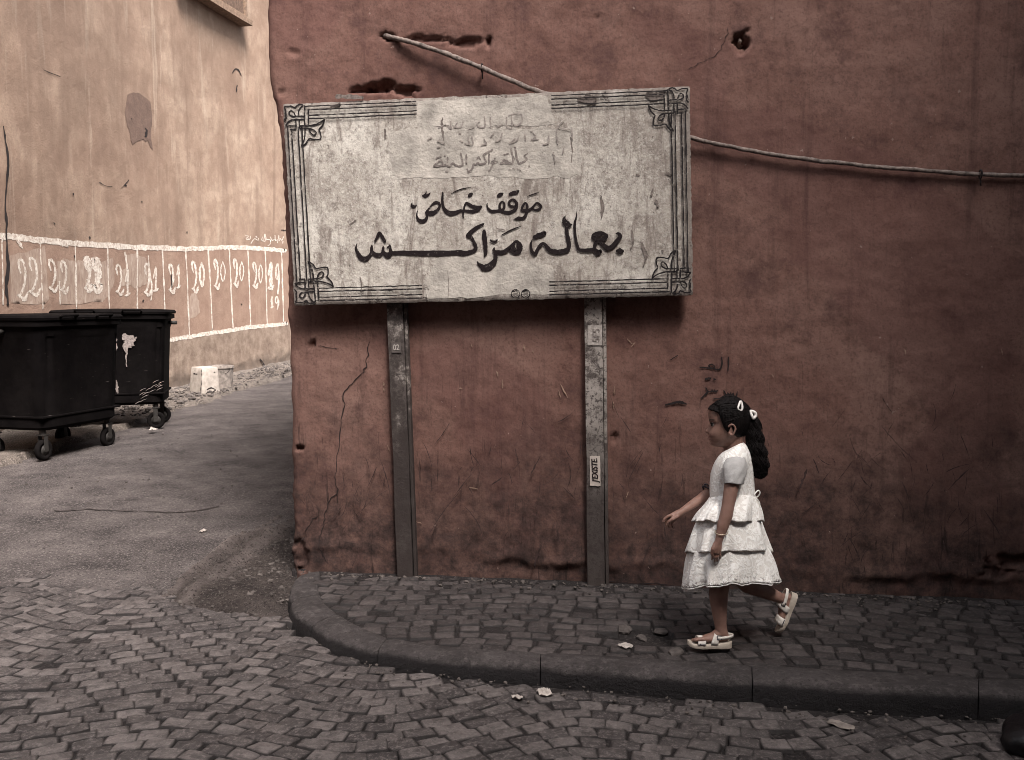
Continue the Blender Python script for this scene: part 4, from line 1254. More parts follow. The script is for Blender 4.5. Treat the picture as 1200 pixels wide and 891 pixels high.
# second line
S += [f3((365, 748, 12), (520, 665, 22), (678, 603, 9)),
      f1((108, 425, 14), (100, 490, 34), (135, 570, 56), (180, 630, 68), (240, 650, 70), (300, 615, 54), (340, 555, 44), (345, 480, 40), (348, 435, 18)),
      f1((345, 530, 40), (385, 572, 54), (450, 592, 58), (505, 565, 44), (522, 510, 40), (526, 465, 28)),
      f1((520, 540, 40), (560, 575, 66), (605, 590, 84), (640, 550, 60), (636, 480, 36), (628, 435, 26)), f1((592, 468, 22), (625, 455, 34)),
      f1((655, 555, 52), (800, 550, 54), (1000, 556, 66), (1200, 560, 72), (1480, 557, 72), (1760, 548, 66)),
      f4((-10, 535, 66), (60, 535, 62), (130, 522, 54), (195, 500, 50), (225, 465, 50), (215, 410, 48), (185, 340, 42), (148, 280, 40)),
      f4((115, 285, 44), (110, 262, 48), (160, 212, 50), (240, 150, 44), (338, 100, 28)), f4((148, 280, 30), (110, 262, 44)),
      f1((398, 372, 26), (438, 295, 42), (466, 240, 36), (508, 300, 48), (555, 378, 34)),
      f4((350, 205, 46), (352, 280, 60), (368, 400, 58), (374, 500, 50), (370, 550, 44), (350, 592, 8)),
      f4((446, 342, 26), (468, 358, 24), (492, 366, 34), (516, 362, 24), (542, 338, 26)), f4((470, 352, 18), (510, 352, 18)),
      f4((502, 455, 20), (492, 500, 36), (545, 518, 52), (610, 522, 58), (670, 500, 54), (725, 455, 46), (778, 400, 34), (825, 358, 36), (872, 395, 58), (893, 450, 56), (868, 505, 66), (815, 522, 62), (760, 500, 52), (735, 470, 40)),
      f4((800, 400, 26), (785, 440, 44), (815, 495, 44)), f4((850, 420, 40), (868, 470, 40)),
      f4((500, 490, 40), (520, 560, 50), (515, 630, 60), (480, 690, 76), (420, 735, 88), (355, 752, 84), (300, 722, 60), (262, 685, 28), (248, 655, 8)),
      f5((112, 332, 36), (170, 310, 52), (232, 286, 44)),
      f5((88, 362, 8), (73, 415, 24), (80, 480, 30), (118, 532, 34), (150, 475, 34), (185, 425, 34), (222, 405, 30), (260, 445, 40), (300, 490, 46), (385, 504, 50), (470, 492, 50), (515, 455, 42), (515, 380, 40), (496, 290, 38), (494, 215, 36), (498, 185, 30)),
      f5((478, 82, 6), (462, 120, 38), (480, 165, 62), (520, 188, 56), (556, 184, 8)),
      f5((614, 5, 3), (604, 100, 16), (588, 160, 26), (586, 240, 26), (598, 350, 28), (612, 420, 30), (645, 480, 36), (740, 484, 38), (810, 480, 40), (850, 512, 62), (880, 500, 50)),
      f5((815, 475, 32), (824, 415, 36), (862, 372, 38), (920, 352, 48), (962, 322, 34), (920, 288, 36), (860, 285, 40), (812, 310, 44), (805, 345, 34), (850, 372, 34)),
      f5((850, 318, 36), (900, 300, 20)),
      f5((868, 365, 40), (915, 420, 44), (975, 460, 50), (1035, 430, 46), (1090, 365, 44), (1118, 325, 40), (1100, 292, 36), (1068, 292, 10)),
      f5((1085, 495, 34), (1115, 495, 66), (1146, 495, 34))]
for st in S: pm.stroke(st, 5, 1.14)
pm.build("lettering", M['ink'], panel)

f6 = F(500, 125, 6.667)
pg = Paint(sg_surf(0.0024), 0.2)
for st in [f6((788, 368, 9), (762, 388, 13), (785, 408, 15), (738, 442, 17), (712, 430, 15), (690, 320, 15)), f6((658, 330, 17), (678, 432, 17), (640, 446, 17), (602, 442, 15), (578, 452, 13), (596, 425, 13), (622, 420, 14), (640, 440, 15)), f6((606, 376, 12), (636, 370, 12)),
           f6((552, 430, 13), (532, 442, 16), (505, 440, 12), (520, 425, 10), (552, 432, 10)), f6((488, 375, 14), (486, 445, 13)), f6((522, 440, 12), (505, 480, 13), (488, 502, 9)), f6((516, 335, 12), (480, 358, 14), (445, 385, 14), (465, 435, 15), (420, 452, 15), (400, 440, 12), (385, 455, 14), (365, 452, 14), (360, 480, 15), (330, 512, 15), (318, 485, 8)), f6((392, 412, 8), (408, 394, 10), (422, 414, 8)), f6((530, 405, 9), (537, 403, 8)),
           f6((311, 380, 13), (311, 446, 13)), f6((268, 365, 13), (282, 455, 15), (235, 462, 15), (205, 442, 13), (180, 470, 15), (162, 455, 12), (166, 402, 12)), f6((166, 455, 13), (112, 462, 15), (58, 468, 14), (85, 440, 13), (110, 420, 13), (128, 445, 13)), f6((76, 405, 12), (112, 390, 12)), f6((142, 384, 9), (150, 382, 8)), f6((150, 508, 10), (168, 506, 10)), f6((645, 488, 7), (655, 490, 7)), f6((672, 485, 6), (690, 490, 6)), f6((710, 485, 6), (735, 500, 8)), f6((800, 465, 10), (804, 468, 8))]:
    pg.stroke(st, 4)
pg.build("faded_lettering", M['ghost'], panel)
pg = Paint(sg_surf(0.0024), 0.25)
for st in [f6((625, 88, 11), (628, 165, 12), (665, 172, 11)), f6((662, 68, 10), (668, 152, 11)), f6((740, 62, 10), (748, 110, 12), (705, 152, 14), (678, 140, 9)), f6((640, 75, 7), (680, 60, 7), (740, 62, 7)), f6((590, 140, 9), (560, 160, 11), (545, 150, 8)), f6((498, 88, 10), (500, 165, 11)), f6((452, 80, 10), (455, 160, 11), (410, 162, 12), (392, 135, 10), (415, 122, 9)), f6((372, 165, 8), (330, 178, 8)), f6((286, 122, 9), (268, 162, 12), (222, 160, 11), (240, 128, 9)), f6((187, 118, 12), (190, 175, 11), (168, 150, 9)), f6((95, 165, 12), (130, 150, 10)), f6((255, 210, 9), (268, 214, 9)),
           f6((833, 208, 9), (850, 240, 12), (815, 262, 11), (872, 258, 9)), f6((812, 196, 8), (830, 200, 7)), f6((768, 220, 10), (772, 268, 10)), f6((720, 235, 9), (705, 265, 10), (650, 288, 9), (692, 250, 9)), f6((590, 208, 10), (572, 260, 12), (542, 276, 9)), f6((528, 208, 8), (500, 240, 9)), f6((450, 258, 10), (468, 290, 12), (430, 302, 9)), f6((355, 235, 10), (360, 298, 11), (300, 288, 9)), f6((325, 235, 9), (335, 295, 9)), f6((262, 265, 8), (285, 275, 9)), f6((955, 232, 12), (950, 285, 12), (910, 298, 9)), f6((40, 245, 12), (10, 258, 8)), f6((90, 270, 12), (140, 292, 12)), f6((88, 318, 12), (105, 315, 10)),
           f6((1075, 110, 7), (1025, 160, 8), (1015, 220, 10), (1025, 290, 12)), f6((1030, 165, 7), (1080, 180, 8), (1130, 190, 10), (1140, 260, 12)), f6((990, 360, 10), (1005, 440, 10)), f6((1075, 320, 10), (1062, 370, 10))]:
    pg.stroke(st, 4)
pg.build("faded_lettering", M['ghost2'], panel)
ppx = Paint(sg_surf(0.0027), 0.35)
for st in [f6((124, 90, 8), (122, 140, 18), (126, 200, 15), (132, 262, 6)), f6((100, 160, 10), (150, 145, 6)), f6((1125, 240, 6), (1138, 340, 9), (1130, 440, 5)), [(411, 263, 1), (416, 259, 1.4), (418, 258, .6)], [(704, 230, 2), (706, 243, 4.5), (705, 256, 1.5)], [(769, 236, 3), (771, 243, 3)], [(765, 222, 2), (763, 230, 3)], [(752, 285, 3), (757, 300, 4), (754, 312, 1.5)], [(740, 270, 1.5), (742, 285, 2.5), (739, 292, 1)], [(746, 205, 2), (750, 206, 1)], [(782, 203, 4), (786, 206, 2.5)], [(790, 216, 1.5), (793, 225, 2)], [(422, 325, .8), (424, 333, 1.5), (423, 341, .7)], [(525, 318, .5), (526, 335, .7), (525, 350, .6)], [(451, 152, 2), (452, 158, 2.4), (451.5, 163, 1)], [(776, 294, 2.6), (776.8, 294.6, 2.6)],
           [(680, 117, 7), (690, 117, 10), (697, 120, 5)], [(760, 112, 8), (772, 113, 9), (778, 108, 5)], [(395, 114, 4), (410, 113, 5), (425, 115, 3)], [(388, 127, 3), (398, 122, 3)], [(583, 268, 1.2), (592, 270, 1.2)]]:
    ppx.stroke(st, 4)
ppx.build("flaked_marks", simple("flaked_dark", (0.17, 0.142, 0.128), 0.95, 0.5, 80), panel)
# two round stamps at the lower edge
f7 = F(590, 330, 24)
pz = Paint(sg_surf(0.0024), 0.1)
for cx in (338, 624):
    c = [(cx + 118 * math.cos(a), 345 + 118 * math.sin(a), 22 + 8 * math.sin(a * 3)) for a in np.linspace(0, 2 * math.pi, 15)[:-1]]
    pz.stroke(f7(*c), 3, closed=True)
    pz.stroke(f7((cx - 85, 285, 36), (cx - 30, 262, 52), (cx + 25, 240, 40)), 3)
    pz.stroke(f7((cx - 50, 385, 14), (cx, 425, 14), (cx + 60, 390, 14)), 3); pz.stroke(f7((cx - 60, 345, 10), (cx + 60, 330, 12)), 3)
    pz.stroke(f7((cx + 35, 285, 16), (cx + 75, 300, 20)), 3)
pz.build("round_stamp", M['line'], panel)

# posts: angle-iron, each with its own lean
def post(top, bot, wpx, mat='post'):
    T0 = SG(*top, off=0.060); B0 = SG(*bot, off=0.040)
    B0 = B0 + Vector((0, 0, -0.05))
    w = wpx / 212.0
    mb = MB()
    rings = []
    n = 30
    for k in range(n + 1):
        t = k / n
        c = T0 + (B0 - T0) * t
        j = float(vnoise(t * 9, 1.0, 2.0)) * 0.0025
        a = c - EX * (w * 0.5 + j); b = c + EX * (w * 0.5 - j)
        th = 0.008; fl = 0.05
        prof = [a, b, b - EN * fl, b - EN * fl - EX * th, b - EN * th - EX * th, a - EN * th]
        rings.append([tuple(q) for q in prof])
    mb.loft(rings)
    # thin edge strip of the welded second angle
    r2 = []
    for k in range(n + 1):
        t = k / n
        c = T0 + (B0 - T0) * t + EX * (w * 0.5 + 0.010)
        r2.append([tuple(c + EX * x + EN * y) for x, y in ((-0.007, -0.012), (0.009, -0.012), (0.009, -0.05), (-0.007, -0.05))])
    mb.loft(r2)
    o = mb.build("post", M[mat], signroot, smooth=False)
    bevelize(o, 0.002, 2)
    return o
pL = post((462, 350), (475, 673), 18.5)
pR = post((695, 346), (699, 683), 19.5, 'post_pale')
# small plates and the sticker (children of the posts)
def flat_quad(name, c, ang, w, h, off, mat, parent):
    ax = EX * math.cos(ang) + Vector((0, 0, 1)) * math.sin(ang); az = Vector((0, 0, 1)) * math.cos(ang) - EX * math.sin(ang)
    P0 = SG(*c, off=off)
    mb = MB()
    n = 8; out = []
    pts = []
    for (x0, y0), (x1, y1) in zip([(-1, -1), (1, -1), (1, 1), (-1, 1)], [(1, -1), (1, 1), (-1, 1), (-1, -1)]):
        for k in range(n): 
            t = k / n
            pts.append((x0 + (x1 - x0) * t + rng.normal() * .02, y0 + (y1 - y0) * t + rng.normal() * .012))
    fr = [tuple(P0 + ax * (x * w / 2) + az * (y * h / 2)) for x, y in pts]
    bk_ = [tuple(Vector(p) - EN * 0.0015) for p in fr]
    m_ = len(fr)
    mb.add(fr + bk_, [tuple(range(m_))] + [(i, i + m_, (i + 1) % m_ + m_, (i + 1) % m_) for i in range(m_)])
    return mb.build(name, mat, parent, smooth=False), P0, ax, az
stk, P0, ax, az = flat_quad("sticker", (697.4, 552), 0.02, 11.5 / 210, 33.5 / 210, 0.0535, M['sticker'], pR)
def text_mesh(name, body, size, P0, ax, az, off, mat, parent, shear=0.0, bold=0.0, rot=0.0, xs=1.0):
    cu = bpy.data.curves.new("lettering", 'FONT')
    cu.body = body; cu.size = size; cu.align_x = 'CENTER'; cu.align_y = 'CENTER'; cu.shear = shear; cu.offset = bold
    to = bpy.data.objects.new("tmp_text", cu); COL.objects.link(to)
    dg = bpy.context.evaluated_depsgraph_get()
    me = bpy.data.meshes.new_from_object(to.evaluated_get(dg))
    bpy.data.objects.remove(to)
    c, s = math.cos(rot), math.sin(rot)
    for v in me.vertices:
        x, y = v.co.x * xs, v.co.y
        x, y = c * x - s * y, s * x + c * y
        v.co = P0 + ax * x + az * y + EN * off
    me.update()
    return link_mesh(name, me, mat, parent, smooth=False)
text_mesh("sticker_text", "J'EXISTE.", 0.043, P0 + az * 0.004, ax, az, 0.0025, M['ink'], stk, 0.25, 0.0012, math.pi / 2 + 0.03, 0.80)
pl2, P0, ax, az = flat_quad("number_plate", (697.2, 393), 0.0, 16 / 212, 22 / 212, 0.0615, M['plate'], pR)
text_mesh("plate_text", "5F5", 0.052, P0 + ax * 0.008, ax, az, 0.0025, M['ghost'], pl2, 0, 0.0006, math.pi / 2, 0.95)
pl3, P0, ax, az = flat_quad("number_plate", (464.4, 407.5), 0.03, 11 / 212, 11.5 / 212, 0.0615, simple("dark_plate", (0.10, 0.085, 0.08), 0.8), pL)
text_mesh("plate_text", "02", 0.042, P0, ax, az, 0.0025, M['plate'], pl3, 0, 0.0008, 0, 0.85)

# =================================================================== CABLE
pts = []
for px, py, off in [(449, 40, -0.005), (455, 42, 0.02), (480, 49, 0.035), (520, 62, 0.045), (565, 80, 0.052), (600, 95, 0.06), (630, 107, 0.065), (680, 122, 0.06), (740, 142, 0.05), (812, 162, 0.04), (850, 171, 0.035), (900, 180.5, 0.03), (960, 189, 0.03), (1020, 195, 0.028), (1080, 200, 0.028), (1140, 204, 0.026), (1200, 206, 0.025), (1290, 208, 0.025), (1420, 206, 0.02)]:
    s, z = WS(px, py, off)
    pts.append(WA + EX * s + EN * (off + float(wdisp(s, z)) * 0.7) + Vector((0, 0, z)))
cp = catmull([tuple(p) for p in pts], 14)
mb = MB()
mb.tube([Vector(p) + Vector((0, 0, float(vnoise(i * 0.35, 1.0, 1.0)) * 0.0025)) for i, p in enumerate(cp)], [(0.0132 if i < 120 else 0.0112) + 0.0018 * float(vnoise(i * 0.8, 3.0, 1.0)) for i in range(len(cp))], 10)
cab = mb.build("cable", M['cable'])
tag(cab, "thick grimy cable sagging across the red wall and passing behind the signboard", "cable")
mb = MB()
for px, py in ((565, 80), (1149, 204.5)):
    s, z = WS(px, py, 0.04)
    c = WA + EX * s + EN * 0.04 + Vector((0, 0, z))
    tdir = Vector((1, 0, -0.3)) if px < 800 else Vector((1, 0, -.05))
    ring = [c + (EN * math.cos(a) + Vector((0, 0, 1)) * math.sin(a)) * 0.021 for a in np.linspace(0, 2 * math.pi, 13)]
    mb.tube(ring, 0.0045, 6)
    mb.tube([c + Vector((0, 0, -0.02)), c + Vector((0.003, 0, -0.055))], 0.004, 6)
mb.build("cable_tie", M['scratch'], cab)

# chipped bracket stub in the hole high on the wall
s, z = WS(867, 49)
c = W3(s, z, 0.0)
mb = MB()
mb.ico(c + EN * 0.004, 0.022, 2, (1.0, 0.7, 0.8)); mb.tube([c, c + EN * 0.05 + Vector((0.004, 0, 0.012))], [0.012, 0.008], 8)
o = mb.build("wall_bracket", simple("bracket_mortar", (0.36, 0.29, 0.25), 0.9, 0.4, 60, 0.004, 60))
for v in o.data.vertices: v.co += Vector((mnoise.noise(v.co * 60) * .006, 0, mnoise.noise(v.co * 60 + Vector((9, 0, 0))) * .006))
tag(o, "stub of a broken bracket in a chipped hole high on the red wall", "bracket")

# =================================================================== BINS
def make_bin(label, sticker=False, splash=False):
    r = thing("wheeled_bin", (0, 0, 0), label, "bin", "black wheeled bins in the alley")
    L, D = 1.26, 0.84
    zb, zt = 0.29, 1.33
    mb = MB(); rings = []
    def rr(lx, ly, z, rad=0.07, rib=0.0):
        ring = []
        for k in range(72):
            a = 2 * math.pi * (k + .5) / 72
            c, s = math.cos(a), math.sin(a)
            e = 0.22
            x = lx / 2 * math.copysign(abs(c) ** e, c); y = ly / 2 * math.copysign(abs(s) ** e, s)
            if rib:
                w = rib * (0.5 + 0.5 * math.copysign(1, math.sin(x * 26) if abs(y) > ly * .45 else math.sin(y * 26)))
                x -= w * (abs(x) > lx * .45) * math.copysign(1, x); y -= w * (abs(y) > ly * .45) * math.copysign(1, y)
            ring.append((x, y, z))
        return ring
    rings = [rr(L * .78, D * .80, zb), rr(L * .86, D * .86, zb + .03), rr(L * .862, D * .862, zb + .12), rr(L * .868, D * .868, zb + .14, rib=.012), rr(L * .93, D * .93, zt - .16, rib=.012), rr(L * .935, D * .935, zt - .14), rr(L * .94, D * .94, zt - .06), rr(L, D, zt - .05), rr(L, D, zt), rr(L * .93, D * .92, zt), rr(L * .90, D * .89, zt - .1)]
    mb.loft(rings)
    body = mb.build("body", M['bin'], r); autosmooth(body, 30)
    mb = MB()
    mb.box((0, 0, zb + .13), (L * .885, D * .885, .022)); rim = mb.build("rib_band", M['bin'], body, smooth=False); bevelize(rim, .006)
    mb = MB()
    lr = [rr(L * 1.02, D * 1.03, zt + .006), rr(L * 1.03, D * 1.04, zt + .03), rr(L * 1.0, D * 1.0, zt + .05), rr(L * .7, D * .7, zt + .062), rr(L * .3, D * .3, zt + .066)]
    mb.loft(lr)
    lid = mb.build("lid", M['bin'], r); autosmooth(lid, 40)
    for sx in (-1, 1):
        mb = MB()
        mb.tube([(sx * .35, -D / 2 * 1.04, zt + .03), (sx * .35, -D / 2 * 1.12, zt + .05), (sx * .15, -D / 2 * 1.12, zt + .05), (sx * .15, -D / 2 * 1.04, zt + .03)], .012, 8)
        mb.build("handle", M['bin'], lid)
        mb = MB(); mb.tube([(sx * L * .47, 0, zt - .1), (sx * (L / 2 + .055), 0, zt - .1)], .022, 12)
        mb.build("lifting_pin", M['steel'], r)
    for sx in (-1, 1):
        for sy in (-1, 1):
            x, y = sx * L * .36, sy * D * .33
            w = MB()
            R_ = .10
            prof = [(-.022, .055), (-.025, .088), (-.016, R_), (.016, R_), (.025, .088), (.022, .055)]
            n = 24
            rg = []
            for k in range(n):
                a = 2 * math.pi * k / n
                rg.append([(x + rad * math.cos(a), y + t, .101 + rad * math.sin(a)) for t, rad in prof])
            rg.append(rg[0])
            w.loft(rg, cap=False)
            wheel = w.build("wheel", M['rubber'], r)
            h = MB(); h.tube([(x, y - .02, .101), (x, y + .02, .101)], .057, 16); h.tube([(x, y - .032, .101), (x, y + .032, .101)], .016, 10)
            h.build("hub", M['steel'], wheel)
            k_ = MB()
            for q in (-1, 1): k_.box((x, y + q * .036, .165), (.05, .006, .16))
            k_.box((x, y, .245), (.085, .085, .012)); k_.tube([(x, y, .25), (x, y, .30)], .03, 10)
            fk = k_.build("fork", M['steel'], r, smooth=False); bevelize(fk, .003)
    if sticker:
        mb = MB(); mb.box((L * .462, -D * .30, zt - .155), (.004, .055, .06)); mb.build("label_sticker", M['tub2'], body, smooth=False)
    return r
b1 = make_bin("black plastic wheeled bin with a small pale label, standing nearest in the alley", True)
def copy_tree(src, parent=None):
    c = src.copy(); COL.objects.link(c)
    if parent is not None: c.parent = parent
    for ch in list(src.children):
        copy_tree(ch, c)
    return c
b2 = copy_tree(b1)
b2["label"] = "black plastic wheeled bin with pale paint splashed on its side, behind the nearer bin"
for ch in list(b2.children):
    for g2 in list(ch.children):
        if g2.name.startswith("label_sticker"): bpy.data.objects.remove(g2)
b1.location = (-4.62, 9.38, 0.0); b1.rotation_euler = (0, 0, math.radians(90 - 15))
b2.location = (-4.66, 11.05, 0.035); b2.rotation_euler = (0, 0, math.radians(13.5))
# paint splash on the far bin, in that bin's own coordinates
body2 = [c for c in b2.children if c.name.startswith("body")][0]
L, D = 1.26, .84
def bsurf(px, py, lay):
    x = px; z = py
    y = -D / 2 * (0.868 + 0.065 * (z - .43) / .74) - 0.006 - lay * .0003
    return (x, y, z)
sp = Paint(bsurf, .3); sp.minw = 0.001
sp.stroke([(.02, 1.10, .04), (.03, 1.02, .09), (.05, .96, .05), (.055, .92, .012)], 4); sp.stroke([(.16, 1.09, .06), (.20, 1.02, .13), (.17, .96, .06), (.165, .86, .018), (.165, .74, .012)], 4); sp.stroke([(.22, 1.0, .05), (.28, 1.07, .02)], 4); sp.stroke([(.05, .58, .01), (.055, .5, .03), (.06, .44, .02)], 4)
for k in range(16):
    x = rng.uniform(.2, .5); z = .36 + (x - .2) * .5 + rng.normal() * .05
    sp.stroke([(x, z, .002), (x + .03, z + .02, .006), (x + .07, z + .035, .002)], 3)
sp.build("paint_splash", simple("splashed_paint", (0.20, 0.17, 0.16), 0.8, 0.5, 60), None)
spo = bpy.data.objects["paint_splash"]; spo.parent = body2; spo.matrix_parent_inverse = Matrix.Identity(4)

# =================================================================== TUBS by the alley wall
c = G(240, 461, 0.115); c.z = 0.12
t1 = thing("upturned_tub", c, "cracked off-white square tub turned upside down by the alley wall", "tub")
def sq(a, z, r=.12):
    out = []
    for k in range(40):
        t = 2 * math.pi * (k + .5) / 40; e = .25
        out.append((a / 2 * math.copysign(abs(math.cos(t)) ** e, math.cos(t)), a / 2 * math.copysign(abs(math.sin(t)) ** e, math.sin(t)), z))
    return out
mb = MB(); mb.loft([sq(.345, -.01), sq(.345, .02), sq(.315, .30), sq(.300, .385), sq(.285, .40), sq(.20, .403)])
body = mb.build("body", M['tub']); autosmooth(body, 40)
Rz = Matrix.Rotation(math.radians(52), 4, 'Z')
body.parent = t1; body.rotation_euler = (0.02, 0, math.radians(54))
def tubsurf(side):
    def fsurf(x, z, lay):
        a = .345 - .045 * z / .385
        d = a / 2 + .003 + lay * .0003
        return (-d, x, z) if side == 0 else (x, -d, z)
    return fsurf
p_ = Paint(tubsurf(0), .3); p_.minw = 0.001
p_.stroke([(.06, .30, .02), (-.03, .30, .02)], 2, smooth=False)
p_.stroke([(-.135, .38, .01), (-.15, .33, .012), (-.135, .26, .008), (-.15, .18, .012), (-.14, .10, .02), (-.15, .0, .012)], 4)
o1 = p_.build("slot", M['scratch'], None); o1.parent = body
p_ = Paint(tubsurf(1), .3); p_.minw = 0.001
p_.stroke([(.06, .32, .02), (.07, .32, .02)], 2); p_.stroke([(-.08, .07, .02), (0, .09, .02), (.07, .05, .015), (.0, .02, .02)], 3)
o1 = p_.build("hole", M['scratch'], None); o1.parent = body
c = G(256, 458, 0.125); c.z = 0.13; c.y += 0.15
mb = MB(); rg = []
for rad, z in ((.165, 0), (.17, .02), (.19, .34), (.205, .345), (.205, .38), (.19, .385), (.18, .34), (.16, .03)):
    rg.append([(rad * math.cos(2 * math.pi * k / 32), rad * math.sin(2 * math.pi * k / 32), z) for k in range(32)])
t2 = thing("bucket", c, "stained grey round bucket standing behind the cracked white tub", "bucket")
mb.loft(rg, cap=False); mb.add(rg[0], [tuple(range(31, -1, -1))])
b_ = mb.build("body", M['tub2'], None); b_.parent = t2; autosmooth(b_, 40)
mb = MB(); mb.tube([(.2 * math.cos(a), .2 * math.sin(a) * .25 - .19, .36 - .12 * math.sin(a)) for a in np.linspace(0, math.pi, 16)], .004, 6)
h_ = mb.build("handle", M['steel'], None); h_.parent = t2

# =================================================================== LITTER
def scrap(name, px, py, z, w, h, label, cat, mat, seed, crumple=0.55, th=0.0):
    c = G(px, py, z)
    R_, A_ = 9, 30
    vs_ = [(0, 0, 0.006)]
    for i in range(1, R_):
        for k in range(A_):
            a = 2 * math.pi * k / A_; r = i / (R_ - 1)
            e = 1 + .20 * mnoise.noise(Vector((math.cos(a) * 1.6 + seed, math.sin(a) * 1.6, seed))) + .06 * mnoise.noise(Vector((math.cos(a) * 6 + seed, math.sin(a) * 6, 2)))
            sq_ = 1 / max(abs(math.cos(a)), abs(math.sin(a))) ** .6
            u, v_ = .5 * r * e * sq_ * math.cos(a), .5 * r * e * sq_ * math.sin(a)
            f_ = abs(mnoise.noise(Vector((u * 3 + seed, v_ * 3, seed * .37)))) + .5 * abs(mnoise.noise(Vector((u * 7 + seed, v_ * 7, 2.0))))
            vs_.append((u * w, v_ * h, max(0.002, crumple * w * f_ * (1.1 - .5 * r))))
    fc_ = [(0, 1 + k, 1 + (k + 1) % A_) for k in range(A_)]
    for i in range(R_ - 2):
        for k in range(A_):
            b = 1 + i * A_
            fc_.append((b + k, b + A_ + k, b + A_ + (k + 1) % A_, b + (k + 1) % A_))
    o = mesh_obj(name, vs_, fc_, M[mat])
    m = o.modifiers.new("thick", 'SOLIDIFY'); m.thickness = 0.0012
    o.location = c
    o.rotation_euler = (0, 0, seed * 1.7)
    return tag(o, label, cat)
rz = lambda px, py: float(road_z(G(px, py, -0.08).x)) + 0.004
scrap("paper_scrap", 638, 813, rz(638, 813), .07, .05, "largest crumpled white paper scrap on the cobbles below the kerb", "paper", 'paper', 3.1)
scrap("paper_scrap", 606, 818, rz(606, 818), .045, .03, "small white paper scrap left of the larger one on the cobbles", "paper", 'paper', 5.3)
scrap("crumpled_tissue", 733, 757, 0.006, .06, .06, "crumpled pale tissue on the pavement before the broken setts", "tissue", 'plate', 8.7, .35)
scrap("flat_wrapper", 985, 850, rz(985, 850), .10, .05, "flattened grey wrapper on the dark cobbles right of the girl", "wrapper", 'tub2', 1.4, .12)
scrap("paper_scrap", 238, 623, float(alley_z(6.2)) + .012, .05, .035, "white paper bit on the dirt of the alley mouth", "paper", 'paper', 6.1)
scrap("paper_scrap", 179, 504, float(alley_z(10.8)) + .03, .10, .07, "pale paper scrap beside the wheel of the far bin", "paper", 'paper', 4.5)

# rubble lumps in the hole of the pavement
def lump(px, py, z, r, seed, label):
    mb = MB(); mb.ico((0, 0, 0), r, 2, (1.3, .9, .55))
    o = mb.build("broken_sett", M['rubble'])
    for v in o.data.vertices:
        k = 1 + .35 * mnoise.noise(v.co * (1.3 / r) + Vector((seed, 0, 0))) + .12 * mnoise.noise(v.co * (4 / r) + Vector((seed, 0, 0)))
        v.co *= k
    o.location = G(px, py, z) + Vector((0, 0, r * .05)); o.rotation_euler = (0, 0, seed)
    autosmooth(o, 8)
    return tag(o, label, "stone", "broken pieces of setts in the pavement hole")
lump(731, 738, -.02, .040, 1, "largest broken sett at the left rim of the pavement hole")
lump(752, 748, -.025, .026, 2, "broken sett at the front of the pavement hole")
lump(775, 741, -.02, .030, 3, "dark broken sett at the right rim of the pavement hole")
lump(792, 765, -.004, .034, 4, "broken sett lying before the girl's front sandal")
lump(745, 731, -.02, .020, 5, "small broken sett at the back of the pavement hole")

# unidentified dark shape, guessed as a bag at the right edge of the frame
mb = MB(); mb.ico((0, 0, 0), .16, 4, (1.35, .8, .45))
o = mb.build("dark_blob", M['blob'])
for v in o.data.vertices:
    v.co *= 1 + .16 * mnoise.noise(v.co * 9) + .07 * mnoise.noise(v.co * 25)
p = G(1222, 874, -.10)
o.location = p + Vector((0.03, 0, .045)); o.rotation_euler = (0, 0, .5)
tag(o, "unidentified dark bag lying on the cobbles below the kerb", "blob")

# gravel: loose pebbles on the dirt, the verge and in the gutter (nobody could count it)
pv_ = []; pf_ = []
bm = bmesh.new(); bmesh.ops.create_icosphere(bm, subdivisions=1, radius=1)
IV = np.array([v.co[:] for v in bm.verts]); IF = [tuple(x.index for x in f.verts) for f in bm.faces]; bm.free()
def pebble(x, y, z, r):
    v = IV * r * rng.uniform(.6, 1.3, 3) * (1 + rng.normal(0, .15, (len(IV), 1)))
    a = rng.random() * 6.3; c, s = math.cos(a), math.sin(a)
    v = np.stack([v[:, 0] * c - v[:, 1] * s + x, v[:, 0] * s + v[:, 1] * c + y, v[:, 2] * .7 + z], 1)
    b = len(pv_)
    pv_.extend(v.tolist()); pf_.extend([tuple(i + b for i in q) for q in IF])
for k in range(1500):
    x = rng.uniform(min(xs), max(xs)); y = rng.uniform(min(ys), max(ys))
    dd_ = float(poly_dist(DPOLY, np.array([x]), np.array([y]))[0])
    if dd_ < 0.02: continue
    pebble(x, y, float(dirt_h(np.array([x]), np.array([y]), np.array([dd_]))[0]) + .002, abs(rng.normal(0.004, .005)) + .003)
for k in range(1500):
    q = rng.uniform(8, 18.5); n_ = rng.uniform(0.02, 1.0) ** 1.3
    x, y = Bxy(q); nb = Bnorm(q)
    pebble(float(x + nb[0] * n_), float(y + nb[1] * n_), float(alley_z(y)) + .06, abs(rng.normal(.012, .012)) + .006)
for k in range(230):
    x = rng.uniform(-1, 2.4); y = float(kerb_front(x)) - abs(rng.normal(0.03, .10))
    pebble(x, y, float(road_z(x)) + .003, abs(rng.normal(.0025, .003)) + .002)
for k in range(350):
    s = rng.uniform(0, 4.5); n_ = abs(rng.normal(0.02, .09)) + .02
    p = WA + EX * s + EN * n_
    pebble(p.x, p.y, .002, abs(rng.normal(.003, .004)) + .0025)
for k in range(500):
    x = rng.uniform(-5, -1.3); y = rng.uniform(5.2, 11)
    pebble(x, y, float(alley_z(y)) + .003, abs(rng.normal(.003, .004)) + .0025)
o = mesh_obj("gravel", pv_, pf_, simple("pebbles", (0.085, 0.073, 0.067), 0.9, 0.5, 9), smooth=False)
tag(o, "loose pebbles strewn on the dirt, the verge and along the kerb", "gravel", kind="stuff")

